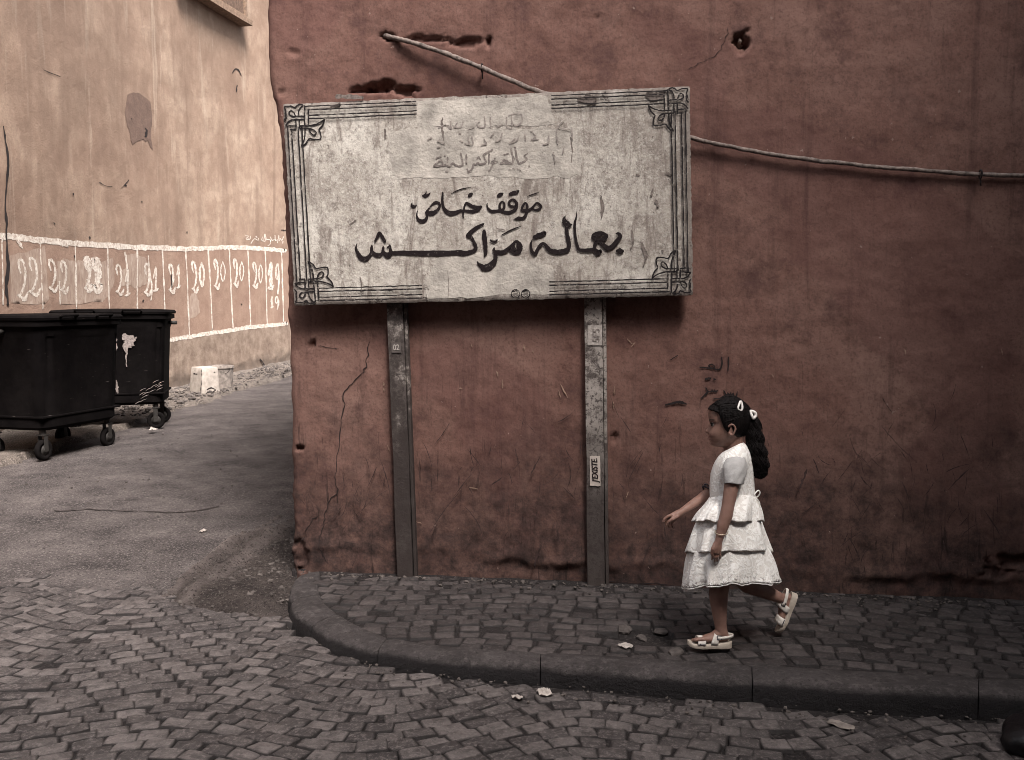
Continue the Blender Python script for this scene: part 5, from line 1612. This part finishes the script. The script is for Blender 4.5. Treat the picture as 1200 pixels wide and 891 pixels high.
# =================================================================== THE GIRL
FOOT = G(838, 756, 0.003)
GY = FOOT.y
SC = (PY(900, 600, GY).x - PY(800, 600, GY).x) / 100.0      # metres per photo pixel at her distance
def gp(px, py, dy=0.0): return PY(px, py, GY + dy)
girl = thing("person", (FOOT.x, FOOT.y, 0.0), "little girl in white tiered lace dress and sandals walking along the pavement", "person")

# ---- body: one continuous surface
tmp = []
def capsule(mb, a, b, ra, rb, n=20, k=6):
    a = Vector(a); b = Vector(b); t = (b - a); L_ = t.length; t.normalize()
    u = t.orthogonal().normalized(); v = t.cross(u)
    rings = []
    for i in range(k + 1):
        th = math.pi / 2 * (1 - i / k) ; c = a - t * (ra * math.sin(th)); r = max(ra * math.cos(th), 1e-5)
        rings.append([c + (u * math.cos(2 * math.pi * j / n) + v * math.sin(2 * math.pi * j / n)) * r for j in range(n)])
    for i in range(k + 1):
        th = math.pi / 2 * i / k; c = b + t * (rb * math.sin(th)); r = max(rb * math.cos(th), 1e-5)
        rings.append([c + (u * math.cos(2 * math.pi * j / n) + v * math.sin(2 * math.pi * j / n)) * r for j in range(n)])
    mb.loft(rings)
def limb(mb, chain):
    P_ = [(gp(x, y, d), r * SC) for x, y, d, r in chain]
    for (a, ra), (b, rb) in zip(P_[:-1], P_[1:]): capsule(mb, a, b, ra, rb)

HP = dict(y=[466.5, 468, 470, 475, 479, 483, 487, 491, 494, 497, 500, 503, 505, 507, 508.5, 511, 513, 515, 517.5, 520, 522.5, 524],
          xf=[853, 848, 844, 836, 832, 830, 829.8, 830.6, 831.2, 832.6, 832.6, 832.3, 832.0, 831.6, 831.2, 830.8, 831.5, 831.2, 833.2, 833.0, 835.0, 840.0],
          xb=[859, 864, 867, 873, 876, 878, 879, 879, 878.6, 878, 877, 875.5, 874.5, 873, 872, 870, 868, 867, 866, 865, 862, 856],
          w=[2, 6, 9, 13.5, 16, 17.5, 18.3, 18.6, 18.7, 18.7, 18.5, 18.2, 17.9, 17.5, 17.1, 16.2, 15.4, 14.6, 13.2, 11.5, 9.0, 5])
def head_ring(y, grow=0.0, n=64, face=True):
    xf = np.interp(y, HP['y'], HP['xf']) - grow; xb = np.interp(y, HP['y'], HP['xb']) + grow; w = np.interp(y, HP['y'], HP['w']) + grow
    cx = xf + (xb - xf) * 0.52
    out = []
    for k in range(n):
        a = 2 * math.pi * k / n
        c, s = math.cos(a), math.sin(a)
        ex = 0.86 if c < 0 else 1.0
        X_ = cx + (c * (xb - cx) if c > 0 else -abs(c) ** ex * (cx - xf)); Y_ = w * math.copysign(abs(s) ** 0.92, s)
        if face and c < 0:
            # nose
            nose = np.interp(y, [494, 497, 500, 503, 505, 507, 508.6, 510], [0, .5, 2.2, 4.4, 5.6, 4.6, 1.4, 0]); nw = np.interp(y, [494, 500, 505, 508, 510], [2.1, 2.4, 3.3, 3.8, 3.2])
            X_ -= nose * math.exp(-(Y_ / nw) ** 2)
            # eye sockets
            X_ += 1.6 * math.exp(-((abs(Y_) - 8.2) / 4.2) ** 2 - ((y - 497.5) / 2.8) ** 2)
            # brow ridge and cheeks
            X_ -= 0.5 * math.exp(-((abs(Y_) - 8) / 5) ** 2 - ((y - 493) / 1.8) ** 2)
            X_ -= 1.1 * math.exp(-((abs(Y_) - 9.5) / 4.5) ** 2 - ((y - 508) / 5) ** 2)
            # lips
            lipw = math.exp(-(Y_ / 4.6) ** 2)
            X_ -= 1.4 * lipw * (0.9 * math.exp(-((y - 511.2) / 1.0) ** 2) + 1.0 * math.exp(-((y - 514.8) / 1.1) ** 2) - 0.8 * math.exp(-((y - 513) / .5) ** 2))
            X_ -= 0.8 * math.exp(-(Y_ / 4.5) ** 2 - ((y - 520) / 2) ** 2)
        out.append((X_, y, Y_))
    return out
HD = 0.0   # head axis depth
def to3(p, dy=HD): return gp(p[0], p[1], dy + p[2] * SC)
mb = MB()
ysamp = np.concatenate([np.linspace(466.5, 490, 20), np.linspace(490.7, 524, 60)])
mb.loft([[to3(p) for p in head_ring(y)] for y in ysamp])
limb(mb, [(860, 508, 0, 11.5), (859.5, 520, 0, 11.0), (859.5, 529, 0, 11.5), (860, 540, 0, 16)])
# ears: shell with a raised rim
for sgn in (-1, 1):
    d = sgn * 20.6 * SC
    for a in np.linspace(-2.5, 2.0, 12):
        b = a + 0.42
        p = lambda t: (857.5 + 4.4 * math.cos(t) * (1 if math.sin(t) < .2 else .8), 503.8 - 6.2 * -math.sin(t) , d + sgn * (1.6 + .8 * math.cos(t)) * SC)
        limb(mb, [(*p(a), 1.15), (*p(b), 1.15)])
    limb(mb, [(856.5, 500, d - sgn * 2.2 * SC, 3.0), (856, 506, d - sgn * 2.4 * SC, 3.0), (855, 510, d - sgn * 1.6 * SC, 2.2)])
# trunk
for dy in (-.05, 0, .05):
    limb(mb, [(859, 547, dy * .8, 14), (858, 570, dy * .7, 14), (858.5, 590, dy * .7, 14), (860, 612, dy * 1.1, 18)])
limb(mb, [(861, 546, -.105, 8), (860, 541, 0, 10), (857, 546, .105, 8)])
# near (left) arm
limb(mb, [(861, 547, -.112, 8.0), (857.5, 568, -.148, 8.4), (853, 594, -.168, 7.0), (851.0, 604, -.172, 7.3), (847, 617, -.176, 6.6), (843.6, 629, -.180, 4.7), (842.0, 634, -.182, 4.2)])
def fing(mb, pts): limb(mb, pts)
# near hand: palm hanging, fingers curled
limb(mb, [(841.7, 634, -.182, 3.9), (839.4, 641, -.182, 4.4), (838.6, 646, -.181, 4.0)])
limb(mb, [(842.6, 636, -.180, 3.4), (842.0, 644, -.180, 3.5), (841.4, 647, -.180, 3.2)])
for i, (bx_, by_, ln, sp_) in enumerate([(835.6, 646.6, 9.8, -1.0), (838.3, 648.2, 11.0, -.3), (841.0, 648.2, 10.2, .4), (843.5, 646.8, 8.4, 1.1)]):
    z_ = -.182 + .001 * i
    fing(mb, [(bx_ + .3 - .1 * i, by_ - 3, z_, 1.7), (bx_, by_, z_, 1.35), (bx_ + sp_ * .5, by_ + ln * .45, z_ - .003, 1.25), (bx_ + sp_ * .7 - .4, by_ + ln * .78, z_ + .006 + .002 * i, 1.15), (bx_ + sp_ * .7 - .8, by_ + ln * .95, z_ + .014 + .003 * i, 1.0)])
fing(mb, [(838.2, 638, -.184, 2.6), (835.2, 643.5, -.190, 2.2), (834.3, 648.5, -.186, 1.9), (835.0, 652, -.180, 1.55)])
# far (right) arm reaching forward
limb(mb, [(856, 547, .112, 7.8), (842, 562, .125, 7.6), (831.5, 577, .118, 6.6), (822, 584.5, .085, 6.2), (811, 591.5, .05, 5.2), (801.5, 598, .02, 4.2), (798.5, 600, .012, 4.0)])
limb(mb, [(798.5, 600, .012, 4.0), (793, 603.2, .004, 4.6), (788.5, 605.0, .0, 4.0)])
limb(mb, [(797, 602.5, .010, 3.4), (791, 607.0, .010, 3.8), (788, 608.5, .012, 3.0)])
for bx_, by_, z_, q in [(787.5, 603.6, -.006, ((-5.0, 1.8), (-8.6, 4.8), (-10.2, 8.0))), (787.5, 606.0, .004, ((-4.2, 2.6), (-6.8, 6.0), (-7.0, 9.2))), (788.2, 608.2, .014, ((-3.2, 3.2), (-4.6, 6.6), (-4.0, 9.4))), (789.6, 609.6, .024, ((-2.0, 3.2), (-2.4, 5.8), (-1.4, 8.0)))]:
    r_ = 1.95
    chain = [(bx_, by_, z_, r_)]
    for m_, (ox, oy) in enumerate(q): chain.append((bx_ + ox, by_ + oy, z_ + .002 * m_, r_ - .17 * (m_ + 1)))
    fing(mb, chain)
fing(mb, [(793.5, 605, -.014, 2.6), (788.0, 608.6, -.022, 2.1), (784.6, 611.0, -.020, 1.9), (782.6, 613.4, -.016, 1.55)])
# standing (left) leg
limb(mb, [(856, 614, -.055, 19), (849, 655, -.058, 14.5), (845.5, 672, -.06, 12.0), (844.5, 680, -.06, 11.2), (842.2, 694, -.06, 11.2), (842.2, 704, -.06, 10.4), (843.2, 720, -.06, 8.4), (844.4, 732, -.06, 7.0), (845.6, 740, -.06, 6.9)])
# standing foot
limb(mb, [(845.6, 740, -.06, 6.9), (849.0, 746.5, -.06, 5.6)]); limb(mb, [(845, 741, -.06, 6.8), (836, 746.0, -.062, 5.2), (826, 748.4, -.064, 4.4)])
limb(mb, [(849, 747.5, -.06, 4.6), (838, 748.6, -.052, 4.4), (826, 749.2, -.045, 4.0)]); limb(mb, [(838, 748.6, -.070, 4.2), (826, 749.2, -.078, 3.8)])
for k in range(5):
    z_ = -.086 + .0105 * k
    limb(mb, [(824, 749.3, z_, 2.6), (818.5 - 3.2 * math.exp(-(k - 1) ** 2 / 5) + (4 - k) * -.2, 749.9, z_, 2.4), (815.6 - 3.6 * math.exp(-(k - 3.4) ** 2 / 4), 750.4, z_, 2.1)])
# trailing (right) leg
limb(mb, [(861, 614, .055, 19), (864, 650, .075, 14.5), (868, 676, .085, 11.8), (876, 684.5, .092, 11.2), (889, 690.0, .10, 10.0), (903, 696, .108, 8.0), (913, 700.5, .112, 6.6), (918, 702, .113, 6.4)])
limb(mb, [(917, 701.5, .113, 6.3), (923.5, 700.5, .113, 5.2)]); limb(mb, [(916.5, 703, .113, 6.4), (917.2, 713, .113, 5.2), (916.0, 722, .113, 4.4)])
limb(mb, [(923, 701.5, .113, 4.8), (920.5, 713, .104, 4.4), (916.6, 723, .098, 3.9)]); limb(mb, [(920.5, 713, .122, 4.2), (916.6, 723, .130, 3.7)])
for k in range(5):
    z_ = .095 + .0095 * k
    limb(mb, [(916.4, 723, z_, 2.4), (914.8, 728.5, z_, 2.2), (913.4, 732.5 - abs(k - 1) * .6, z_, 2.0)])
tmpo = mesh_obj("tmp_body", mb.v, mb.f)
md = tmpo.modifiers.new("r", 'REMESH'); md.mode = 'VOXEL'; md.voxel_size = 0.0021; md.adaptivity = 0.0
ms = tmpo.modifiers.new("s", 'SMOOTH'); ms.factor = 0.5; ms.iterations = 2
bpy.context.view_layer.update()
dg = bpy.context.evaluated_depsgraph_get()
me = bpy.data.meshes.new_from_object(tmpo.evaluated_get(dg))
bpy.data.objects.remove(tmpo)
me.name = "body"
# inverse projection of vertices for lips and brows
def to_px(co):
    v = co - np.array(EYE)
    c, s = math.cos(PITCH), math.sin(PITCH)
    zf = v[:, 1] * c - v[:, 2] * s; yu = v[:, 1] * s + v[:, 2] * c
    return 600 + 1100 * v[:, 0] / zf, 445.5 - 1100 * yu / zf
co = np.empty(len(me.vertices) * 3); me.vertices.foreach_get("co", co); co = co.reshape(-1, 3)
bpx, bpy_ = to_px(co); dep = (co[:, 1] - GY) / SC
face = (bpx < 846) & (bpy_ < 523)
lip = np.where(face, np.exp(-((bpy_ - 513) / 2.2) ** 4) * np.exp(-(dep / 5.0) ** 4) * sstep(835, 833, bpx), 0)
by0 = 492.4 - 0.5 * np.exp(-((np.abs(dep) - 9) / 3) ** 2)
brow = np.where(face, 0.85 * sstep(1.2, .6, np.abs(bpy_ - by0)) * sstep(3.0, 4.2, np.abs(dep)) * sstep(15, 12.5, np.abs(dep)), 0)
body = link_mesh("body", me, M['skin'], girl, True, {"lip": lip, "brow": brow})
if len(me.materials) > 1:
    pass

# eyes
for sgn in (-1, 1):
    c = to3((835.6, 497.7, sgn * 8.4))
    mb = MB(); mb.ico(c, 2.7 * SC, 3); ey = mb.build("eye", M['eye'], body)
    mb = MB(); dirv = Vector((-1, sgn * .62, -.05)).normalized()
    mb.ico(c + dirv * 1.05 * SC, 1.95 * SC, 3); mb.build("iris", M['iris'], ey)
    mb = MB()
    pts = [to3((832.8 + .10 * (abs(t) ** 2) + max(0, t) * .42, 496.0 + .12 * t * t * .5, sgn * (8.4 + t))) for t in np.linspace(-3.4, 4.2, 9)]
    mb.tube(pts, [.35 * SC, .6 * SC, .75 * SC, .8 * SC, .8 * SC, .8 * SC, .7 * SC, .6 * SC, .35 * SC], 6); mb.build("eyelash", M['hair'], ey)

# ---- hair: cap on the skull, cut along the hairline, then the ponytail
def hairline(y): return np.interp(y, [466, 477, 479.5, 482, 484, 488, 494, 499, 503, 507, 511, 514, 518, 522, 530], [820, 822, 829, 837, 841.5, 844, 845.5, 847.5, 849.5, 853, 862, 865, 867, 869, 871])
mb = MB()
rows = []
nh = 96
for y in np.linspace(463.6, 523, 60):
    yy = max(y, 466.5) if y > 470 else 466.5 + (y - 463.6) * (3.5 / 6.4)
    gr = np.interp(y, [463.6, 470, 485, 500, 515, 523], [2.2, 3.0, 3.3, 3.0, 2.6, 2.0])
    ring = head_ring(yy, 0, nh, False)
    ring2 = []
    cx = sum(p[0] for p in ring) / nh
    for k, p in enumerate(ring):
        X_, _, Y_ = p
        l = math.hypot(X_ - cx, Y_) + 1e-6
        g_ = gr
        hx = hairline(y)
        front = X_ - hx
        g_ = gr * min(1, max(0, front / 3.0)) ** .5 if front > 0 else -4.0
        if front <= 0: g_ = max(-5.0, front * .9)
        wav = .35 * math.sin((X_ - 850) * .9 + y * .15) * (1 if front > 2 else 0)
        X2 = X_ + (X_ - cx) / l * (g_ + wav); Y2 = Y_ + Y_ / l * (g_ + wav)
        ring2.append((X2, y if y < 470 else y, Y2))
    rows.append([to3(p) for p in ring2])
mb.loft(rows)
# pulled-back locks over the cap
for k in range(130):
    s0 = rng.uniform(-1, 1)
    a = s0 * 1.25
    pts = []
    x0 = 833 + 13 * abs(s0) ** .8; y0 = 477 + 21 * abs(s0) ** 1.8
    x1, y1 = 879 + rng.normal() * 2.0, 483 + rng.normal() * 3.5
    for t in np.linspace(0, 1, 9):
        x = x0 + (x1 - x0) * t; y = y0 + (y1 - y0) * t
        # project on the grown head
        top = np.interp(x, [830, 838, 846, 856, 866, 874, 880], [478, 471.5, 467, 464.5, 466.5, 472, 479])
        yy = top + (y - top) * (abs(s0) ** .8)
        ring = head_ring(max(yy, 467), 3.1, 64, False)
        cand = [p for p in ring if (p[2] <= 0) == (s0 <= 0)]
        q = min(cand, key=lambda p: abs(p[0] - x))
        pts.append(to3((q[0], yy - .3, q[2])))
    mb.tube(pts, [.62 * r * SC for r in (.4, .8, 1.0, 1.1, 1.1, 1.1, 1.0, 1.0, .8)], 5)
# ponytail: a core and many wavy locks
PT = [(876, 482, 0, 6), (881, 489, .0, 8.5), (882.5, 500, -.005, 10), (884.5, 512, -.01, 10.5), (886.5, 524, -.012, 11), (889, 536, -.014, 10.6), (890.5, 547, -.014, 9.6), (890, 556, -.012, 6.5), (888, 561, -.010, 2.5)]
pc_ = catmull(PT, 5)
rings = []
for i, (x, y, d, r) in enumerate(pc_):
    rr_ = r * (.74 + .09 * math.sin(i * .95))
    rings.append([gp(x + rr_ * math.cos(a) * (1 + .08 * math.sin(a * 5 + i * .7)), y + .25 * rr_ * math.cos(a), d + rr_ * SC * .85 * math.sin(a) * (1 + .08 * math.sin(a * 4 - i * .6))) for a in np.linspace(0, 2 * math.pi, 25)[:-1]])
mb.loft(rings)
for k in range(190):
    a0 = rng.uniform(0, 2 * math.pi); ph_ = rng.uniform(0, 6.28); amp = rng.uniform(.8, 2.8); fr = rng.uniform(.6, 1.1)
    e = rng.uniform(.80, 1.0)
    s0 = int(rng.integers(0, 6)); pts = []; rad = []
    end = len(pc_) - int(abs(rng.normal(0, 5)))
    rk = rng.uniform(.80, 1.0)
    for i in range(s0, max(end, s0 + 6)):
        if i >= len(pc_): break
        x, y, d, r = pc_[i]
        a = a0 + .22 * math.sin(i * fr + ph_)
        rr_ = r * (rk + .08 * math.sin(i * .95 + .4)) + amp * math.sin(i * fr * 1.3 + ph_) * (i / len(pc_))
        pts.append(gp(x + rr_ * math.cos(a), y + .25 * rr_ * math.cos(a) + rng.normal() * .15, d + rr_ * .88 * SC * math.sin(a)))
        rad.append(.62 * (.5 + .9 * math.sin(math.pi * min(1, (i - s0 + 1) / (end - s0 + 1)))) * SC * e)
    if len(pts) > 3: mb.tube(pts, rad, 5)
for k in range(60):
    a0 = rng.uniform(0, 2 * math.pi); ph_ = rng.uniform(0, 6.28); s0 = int(rng.integers(2, 30)); pts = []; n_ = int(rng.integers(6, 14))
    for i in range(s0, min(s0 + n_, len(pc_))):
        x, y, d, r = pc_[i]
        rr_ = r * .95 + 1.1 * math.sin(i * 1.1 + ph_) + 2.2 * ((i - s0) / n_) ** 2
        a = a0 + .25 * math.sin(i * .9 + ph_)
        pts.append(gp(x + rr_ * math.cos(a), y + 1.5 * (i - s0) / n_, d + rr_ * .9 * SC * math.sin(a)))
    if len(pts) > 3: mb.tube(pts, [.30 * SC] * (len(pts) - 1) + [.12 * SC], 4)
# small flyaway wisps at the forehead and temple
for k in range(14):
    y0 = rng.uniform(479, 497); x0 = float(hairline(y0)) + 1.5
    t = np.linspace(0, 1, 5)
    sx = -rng.uniform(1.5, 4)
    w_ = np.interp(y0, HP['y'], HP['w']) 
    cxr = (x0 - 854) / 24.0
    dep_ = -w_ * math.sqrt(max(0.05, 1 - min(1, cxr * cxr)))
    mb.tube([to3((x0 + sx * q, y0 + q * q * rng.uniform(1, 3.5), dep_ * (1 - .12 * q))) for q in t], [.3 * SC, .28 * SC, .22 * SC, .16 * SC, .08 * SC], 4)
hair = mb.build("hair", M['hair'], girl)
# two white clips
def clip(cx, cy, dy, pts, th=1.3):
    mb = MB()
    P_ = [gp(x, y, dy + dd_) for x, y, dd_ in pts]
    path = P_ + [P_[0], P_[1]]
    c = catmull([tuple(p) for p in P_], 5, True)
    mb.tube([Vector(p) for p in c] + [Vector(c[0]), Vector(c[1])], th * SC, 8)
    return mb.build("hair_clip", M['clip'], hair)
clip(867, 476, 0, [(868.2, 470.5, -.046), (870, 477, -.056), (868.4, 481.2, -.062), (864.6, 479.2, -.064), (866.2, 474, -.054)])
clip(883, 487, 0, [(879.5, 482.0, -.030), (884.5, 483.4, -.034), (885.8, 487, -.036), (883, 490.6, -.042), (881, 487, -.040)], 1.6)

# ---- dress
def dress_loft(rowspec, n=120, ruffle=None, name="tier", parent=None, hemattr=None, mat='lace', thick=0.003):
    rows = []; hm = []
    for i, row in enumerate(rowspec):
        (xf, yf), (xb, yb), hd, dy, amp, ph_ = row
        ring = []
        for k in range(n):
            a = 2 * math.pi * k / n
            c, s = math.cos(a), math.sin(a)
            t = (c + 1) / 2
            x = xf + (xb - xf) * t; y = yf + (yb - yf) * t
            fo = amp * (math.sin(a * 11 + ph_ + 1.3 * math.sin(a * 3)) * .75 + .7 * math.sin(a * 6 + 2 * ph_ + i * .05) + .30 * math.sin(a * 23 + ph_))
            ring.append(gp(x + fo * c, y + fo * .55 * math.sin(a * 4 + ph_), dy + (hd + fo * SC) * s * 1.0))
        rows.append(ring); hm += [hemattr(i / (len(rowspec) - 1)) if hemattr else 0.0] * n
    m_ = MB(); m_.loft(rows, cap=False)
    o = m_.build(name, M[mat], parent, True, {"hem": hm})
    sm = o.modifiers.new("thick", 'SOLIDIFY'); sm.thickness = thick; sm.offset = -1
    return o, rows
def interp_rows(keys, m):
    t = np.linspace(0, len(keys) - 1, m); out = []
    A = np.array([[k[0][0], k[0][1], k[1][0], k[1][1], k[2], k[3], k[4], k[5]] for k in keys], float)
    A2 = catmull(A, 8)
    for q in np.linspace(0, len(A2) - 1, m):
        r = [np.interp(q, np.arange(len(A2)), A2[:, c]) for c in range(8)]
        out.append(((r[0], r[1]), (r[2], r[3]), r[4], r[5], r[6], r[7]))
    return out
bod = interp_rows([((847.5, 530.5), (870.5, 519), .052, 0, 0, 0), ((845, 532.5), (873, 521), .072, 0, 0, 0), ((842, 536), (877, 526), .100, 0, 0.1, 0), ((837.5, 544), (881, 538), .116, 0, .3, 0), ((834.3, 554), (882.5, 552), .112, 0, .4, .5), ((832.4, 568), (883.2, 566), .102, 0, .4, 1), ((832, 580), (884, 578), .098, 0, .4, 1.5), ((832.2, 588), (884.4, 584), .098, 0, .3, 2)], 40)
dress, _ = dress_loft(bod, name="dress", parent=girl)
mb = MB()
mb.tube([gp(847.5 + 23 * (c + 1) / 2, 530.5 - 11.5 * (c + 1) / 2, .052 * s) for c, s in [(math.cos(a), math.sin(a)) for a in np.linspace(0, 2 * math.pi, 41)]], .0022, 6)
mb.build("neckline_trim", M['lace'], dress)
tiers = [
    [((832, 583), (884, 580), .099, 0, .2, 0), ((826, 592), (887, 588), .122, 0, .8, .2), ((819, 601), (890, 597), .146, 0, 1.7, .4), ((812.5, 611), (893, 610.5), .166, 0, 2.4, .6)],
    [((825, 599), (886, 597), .118, 0, .4, 2), ((816, 612), (891, 609), .142, 0, .9, 2.2), ((810, 630), (897, 627), .160, 0, 1.7, 2.4), ((805.5, 647.5), (902.5, 645.5), .176, .004, 2.6, 2.6)],
    [((814, 636), (894, 634), .142, 0, .5, 4), ((807, 650), (901, 647), .160, .003, 1.2, 4.2), ((803, 669), (908, 664), .172, .008, 2.2, 4.5), ((800.5, 688.5), (914, 681.5), .186, .014, 3.2, 4.8)]]
for i, keys in enumerate(tiers):
    rows = interp_rows(keys, 36)
    hemf = (lambda t: max(0.0, (t - .70) / .30)) if i == 2 else (lambda t: max(0.0, (t - .9) / .1) * .4)
    tr, rr_ = dress_loft(rows, name="tier", parent=dress, hemattr=hemf, n=168)
    last = rr_[-1]
    if i < 2:
        m_ = MB(); m_.tube([p + Vector((0, 0, -.0015)) for p in last] + [last[0], last[1]], .0022, 6); m_.build("piping", M['trim'], tr)
    else:
        m_ = MB(); m_.tube([p + Vector((0, 0, -.003 - .0025 * abs(math.sin(k * .75)))) for k, p in enumerate(last)] + [last[0], last[1]], .0030, 6)
        m_.build("scalloped_edge", M['lace'], tr)
# sash bow at the back of the waist
mb = MB()
for pts in ([(883, 582), (886, 577), (889, 575), (890.5, 578), (888, 582), (884, 584)], [(883, 583), (887, 585), (890, 590), (890, 597)], [(883, 584), (885, 590), (886, 600)]):
    c = catmull([(*gp(x, y, -.03 + .004 * i),) for i, (x, y) in enumerate(pts)], 5)
    mb.tube([Vector(p) for p in c], .0032, 6)
mb.build("sash_bow", M['lace'], dress)
# sleeves of a grey T-shirt worn underneath
def sleeve(sgn, keys):
    rows = []
    for j, (x, y, d, rx, rd, tilt) in enumerate(keys):
        ring = []
        for k in range(40):
            a = 2 * math.pi * k / 40
            wob = 1 + .035 * math.sin(a * 6 + y * .3) + .02 * math.sin(a * 11 + y * .5)
            ring.append(gp(x + rx * math.cos(a) * wob, y + tilt * math.cos(a) + .6 * math.sin(a * 3 + j), d + rd * SC * math.sin(a) * wob))
        rows.append(ring)
    m_ = MB(); m_.loft(rows, cap=False)
    o = m_.build("sleeve", M['sleeve'], girl)
    o.modifiers.new("thick", 'SOLIDIFY').thickness = .0025
    return o
sl = catmull([(862.5, 535.5, -.070, 5, 3, 0), (862.3, 537, -.098, 9.5, 6, 0), (862.0, 541, -.116, 12.2, 8.5, 0), (861.6, 548, -.128, 13.4, 10, .5), (861.0, 556, -.138, 12.8, 10.6, .8), (860.2, 563, -.146, 11.4, 10.4, .8), (860, 567, -.149, 10.8, 10.2, .4)], 4)
sleeve(-1, sl)
sl = catmull([(857, 537, .075, 5, 3, 0), (856, 540, .105, 10, 7, 0), (851, 548, .125, 11.5, 9.5, 3), (845.5, 556, .130, 10.2, 9.8, 6), (842, 562, .130, 9.4, 9.4, 6)], 4)
sleeve(1, sl)
# bead bracelet above the far elbow, thin bangle on the near wrist
mb = MB()
c0 = gp(830.3, 574.5, .116); ax_ = (gp(824, 583, .095) - gp(837, 568, .124)).normalized()
u = ax_.orthogonal().normalized(); v = ax_.cross(u)
for off in (-.008, .004):
    for k in range(18):
        a = 2 * math.pi * (k + (off > 0) * .5) / 18
        mb.ico(c0 + ax_ * off + (u * math.cos(a) + v * math.sin(a)) * 7.6 * SC, 1.35 * SC, 1)
mb.build("bead_bracelet", M['bead'], girl)
mb = MB()
c0 = gp(845.3, 624, -.178); ax_ = (gp(843.6, 629, -.18) - gp(847, 617, -.176)).normalized()
u = ax_.orthogonal().normalized(); v = ax_.cross(u)
mb.tube([c0 + ax_ * (.010 * math.cos(a)) + (u * math.cos(a) + v * math.sin(a)) * 6.9 * SC for a in np.linspace(0, 2 * math.pi, 33)], .55 * SC, 6)
mb.build("bangle", M['bangle'], girl)

# ---- sandals: platform sole, two straps with buckles, heel strap
def sandal(heel, toe, up_hint, dy, name="sandal"):
    H_ = gp(*heel, dy); T_ = gp(*toe, dy)
    ex_ = (T_ - H_); L_ = ex_.length; ex_.normalize()
    ey_ = Vector((0, 1, 0)); ez_ = ex_.cross(ey_).normalized()
    if ez_.dot(up_hint) < 0: ez_ = -ez_
    at = lambda x, y, z: H_ + ex_ * (x * L_) + ey_ * y + ez_ * z
    hw = lambda x: .030 * (np.interp(x, [0, .06, .2, .45, .7, .85, .95, 1.0], [.35, .72, .92, .90, 1.12, 1.05, .72, .25]))
    rings = []
    n = 26
    for k in range(n + 1):
        x = k / n
        w_ = hw(x); th = np.interp(x, [0, .3, .7, 1], [.026, .024, .019, .016]); zb_ = np.interp(x, [0, .1, .7, .9, 1], [.001, 0, 0, .004, .011])
        zt_ = zb_ + th + np.interp(x, [0, .5, 1], [.002, -.001, .002])
        rings.append([at(x, -w_ * .94, zb_), at(x, w_ * .94, zb_), at(x, w_, zb_ + th * .3), at(x, w_, zt_ - .004), at(x, w_ * .9, zt_), at(x, -w_ * .9, zt_), at(x, -w_, zt_ - .004), at(x, -w_, zb_ + th * .3)])
    m_ = MB(); m_.loft(rings)
    so = m_.build(name, M['sole'], girl)
    autosmooth(so, 60)
    def band(x0, x1, hgt, wd, lean=0.0, mat='strap', nm='strap', a0=0.0, a1=math.pi):
        m2 = MB(); rg = []
        for a in np.linspace(a0, a1, 20):
            c, s = math.cos(a), math.sin(a)
            xm = (x0 + x1) / 2; w_ = hw(xm) * wd
            rr2 = []
            for q in (x0, x0 + (x1 - x0) * .33, x0 + (x1 - x0) * .67, x1):
                rr2.append(at(q + lean * s, -w_ * c, .018 + hgt * (s ** .75)))
            for q in (x1, x0):
                rr2.append(at(q + lean * s, -w_ * c * .94, .018 + (hgt - .003) * (s ** .75)))
            rg.append(rr2)
        m2.loft(rg)
        return m2.build(nm, M[mat], so)
    band(.62, .80, .031, 1.06, -.02)
    band(.34, .50, .052, 1.08, -.10)
    # heel strap round the ankle
    m2 = MB(); rg = []
    for a in np.linspace(-1.75, 1.75, 22):
        x = .20 - .245 * math.cos(a) + .10 * abs(a / 1.75) ; y = .029 * math.sin(a)
        z = .048 + .004 * math.cos(a)
        rg.append([at(x, y, z - .007), at(x, y, z + .007), at(x + .012 * math.cos(a), y * .93, z + .007), at(x + .012 * math.cos(a), y * .93, z - .007)])
    m2.loft(rg); m2.build("heel_strap", M['strap'], so)
    for x, z, s_ in ((.69, .030, .9), (.31, .050, .75)):
        m2 = MB()
        w_ = hw(x)
        c = at(x, -w_ * .92, z)
        pth = [c + ex_ * (math.copysign(abs(math.cos(a)) ** .4, math.cos(a)) * .012 * s_) + (ez_ * .8 + ey_ * .45) * (math.copysign(abs(math.sin(a)) ** .4, math.sin(a)) * .011 * s_) for a in np.linspace(0, 2 * math.pi, 25)]
        m2.tube(pth, .0022, 6); m2.tube([c - ex_ * .011 * s_, c + ex_ * .011 * s_], .0016, 6)
        m2.build("buckle", M['bead'], so)
    return so
sandal((857.0, 758.5), (805.5, 758.0), Vector((0, 0, 1)), -.062)
sandal((934.5, 696.5), (915.0, 742.5), Vector((-1, 0, .3)), .113)
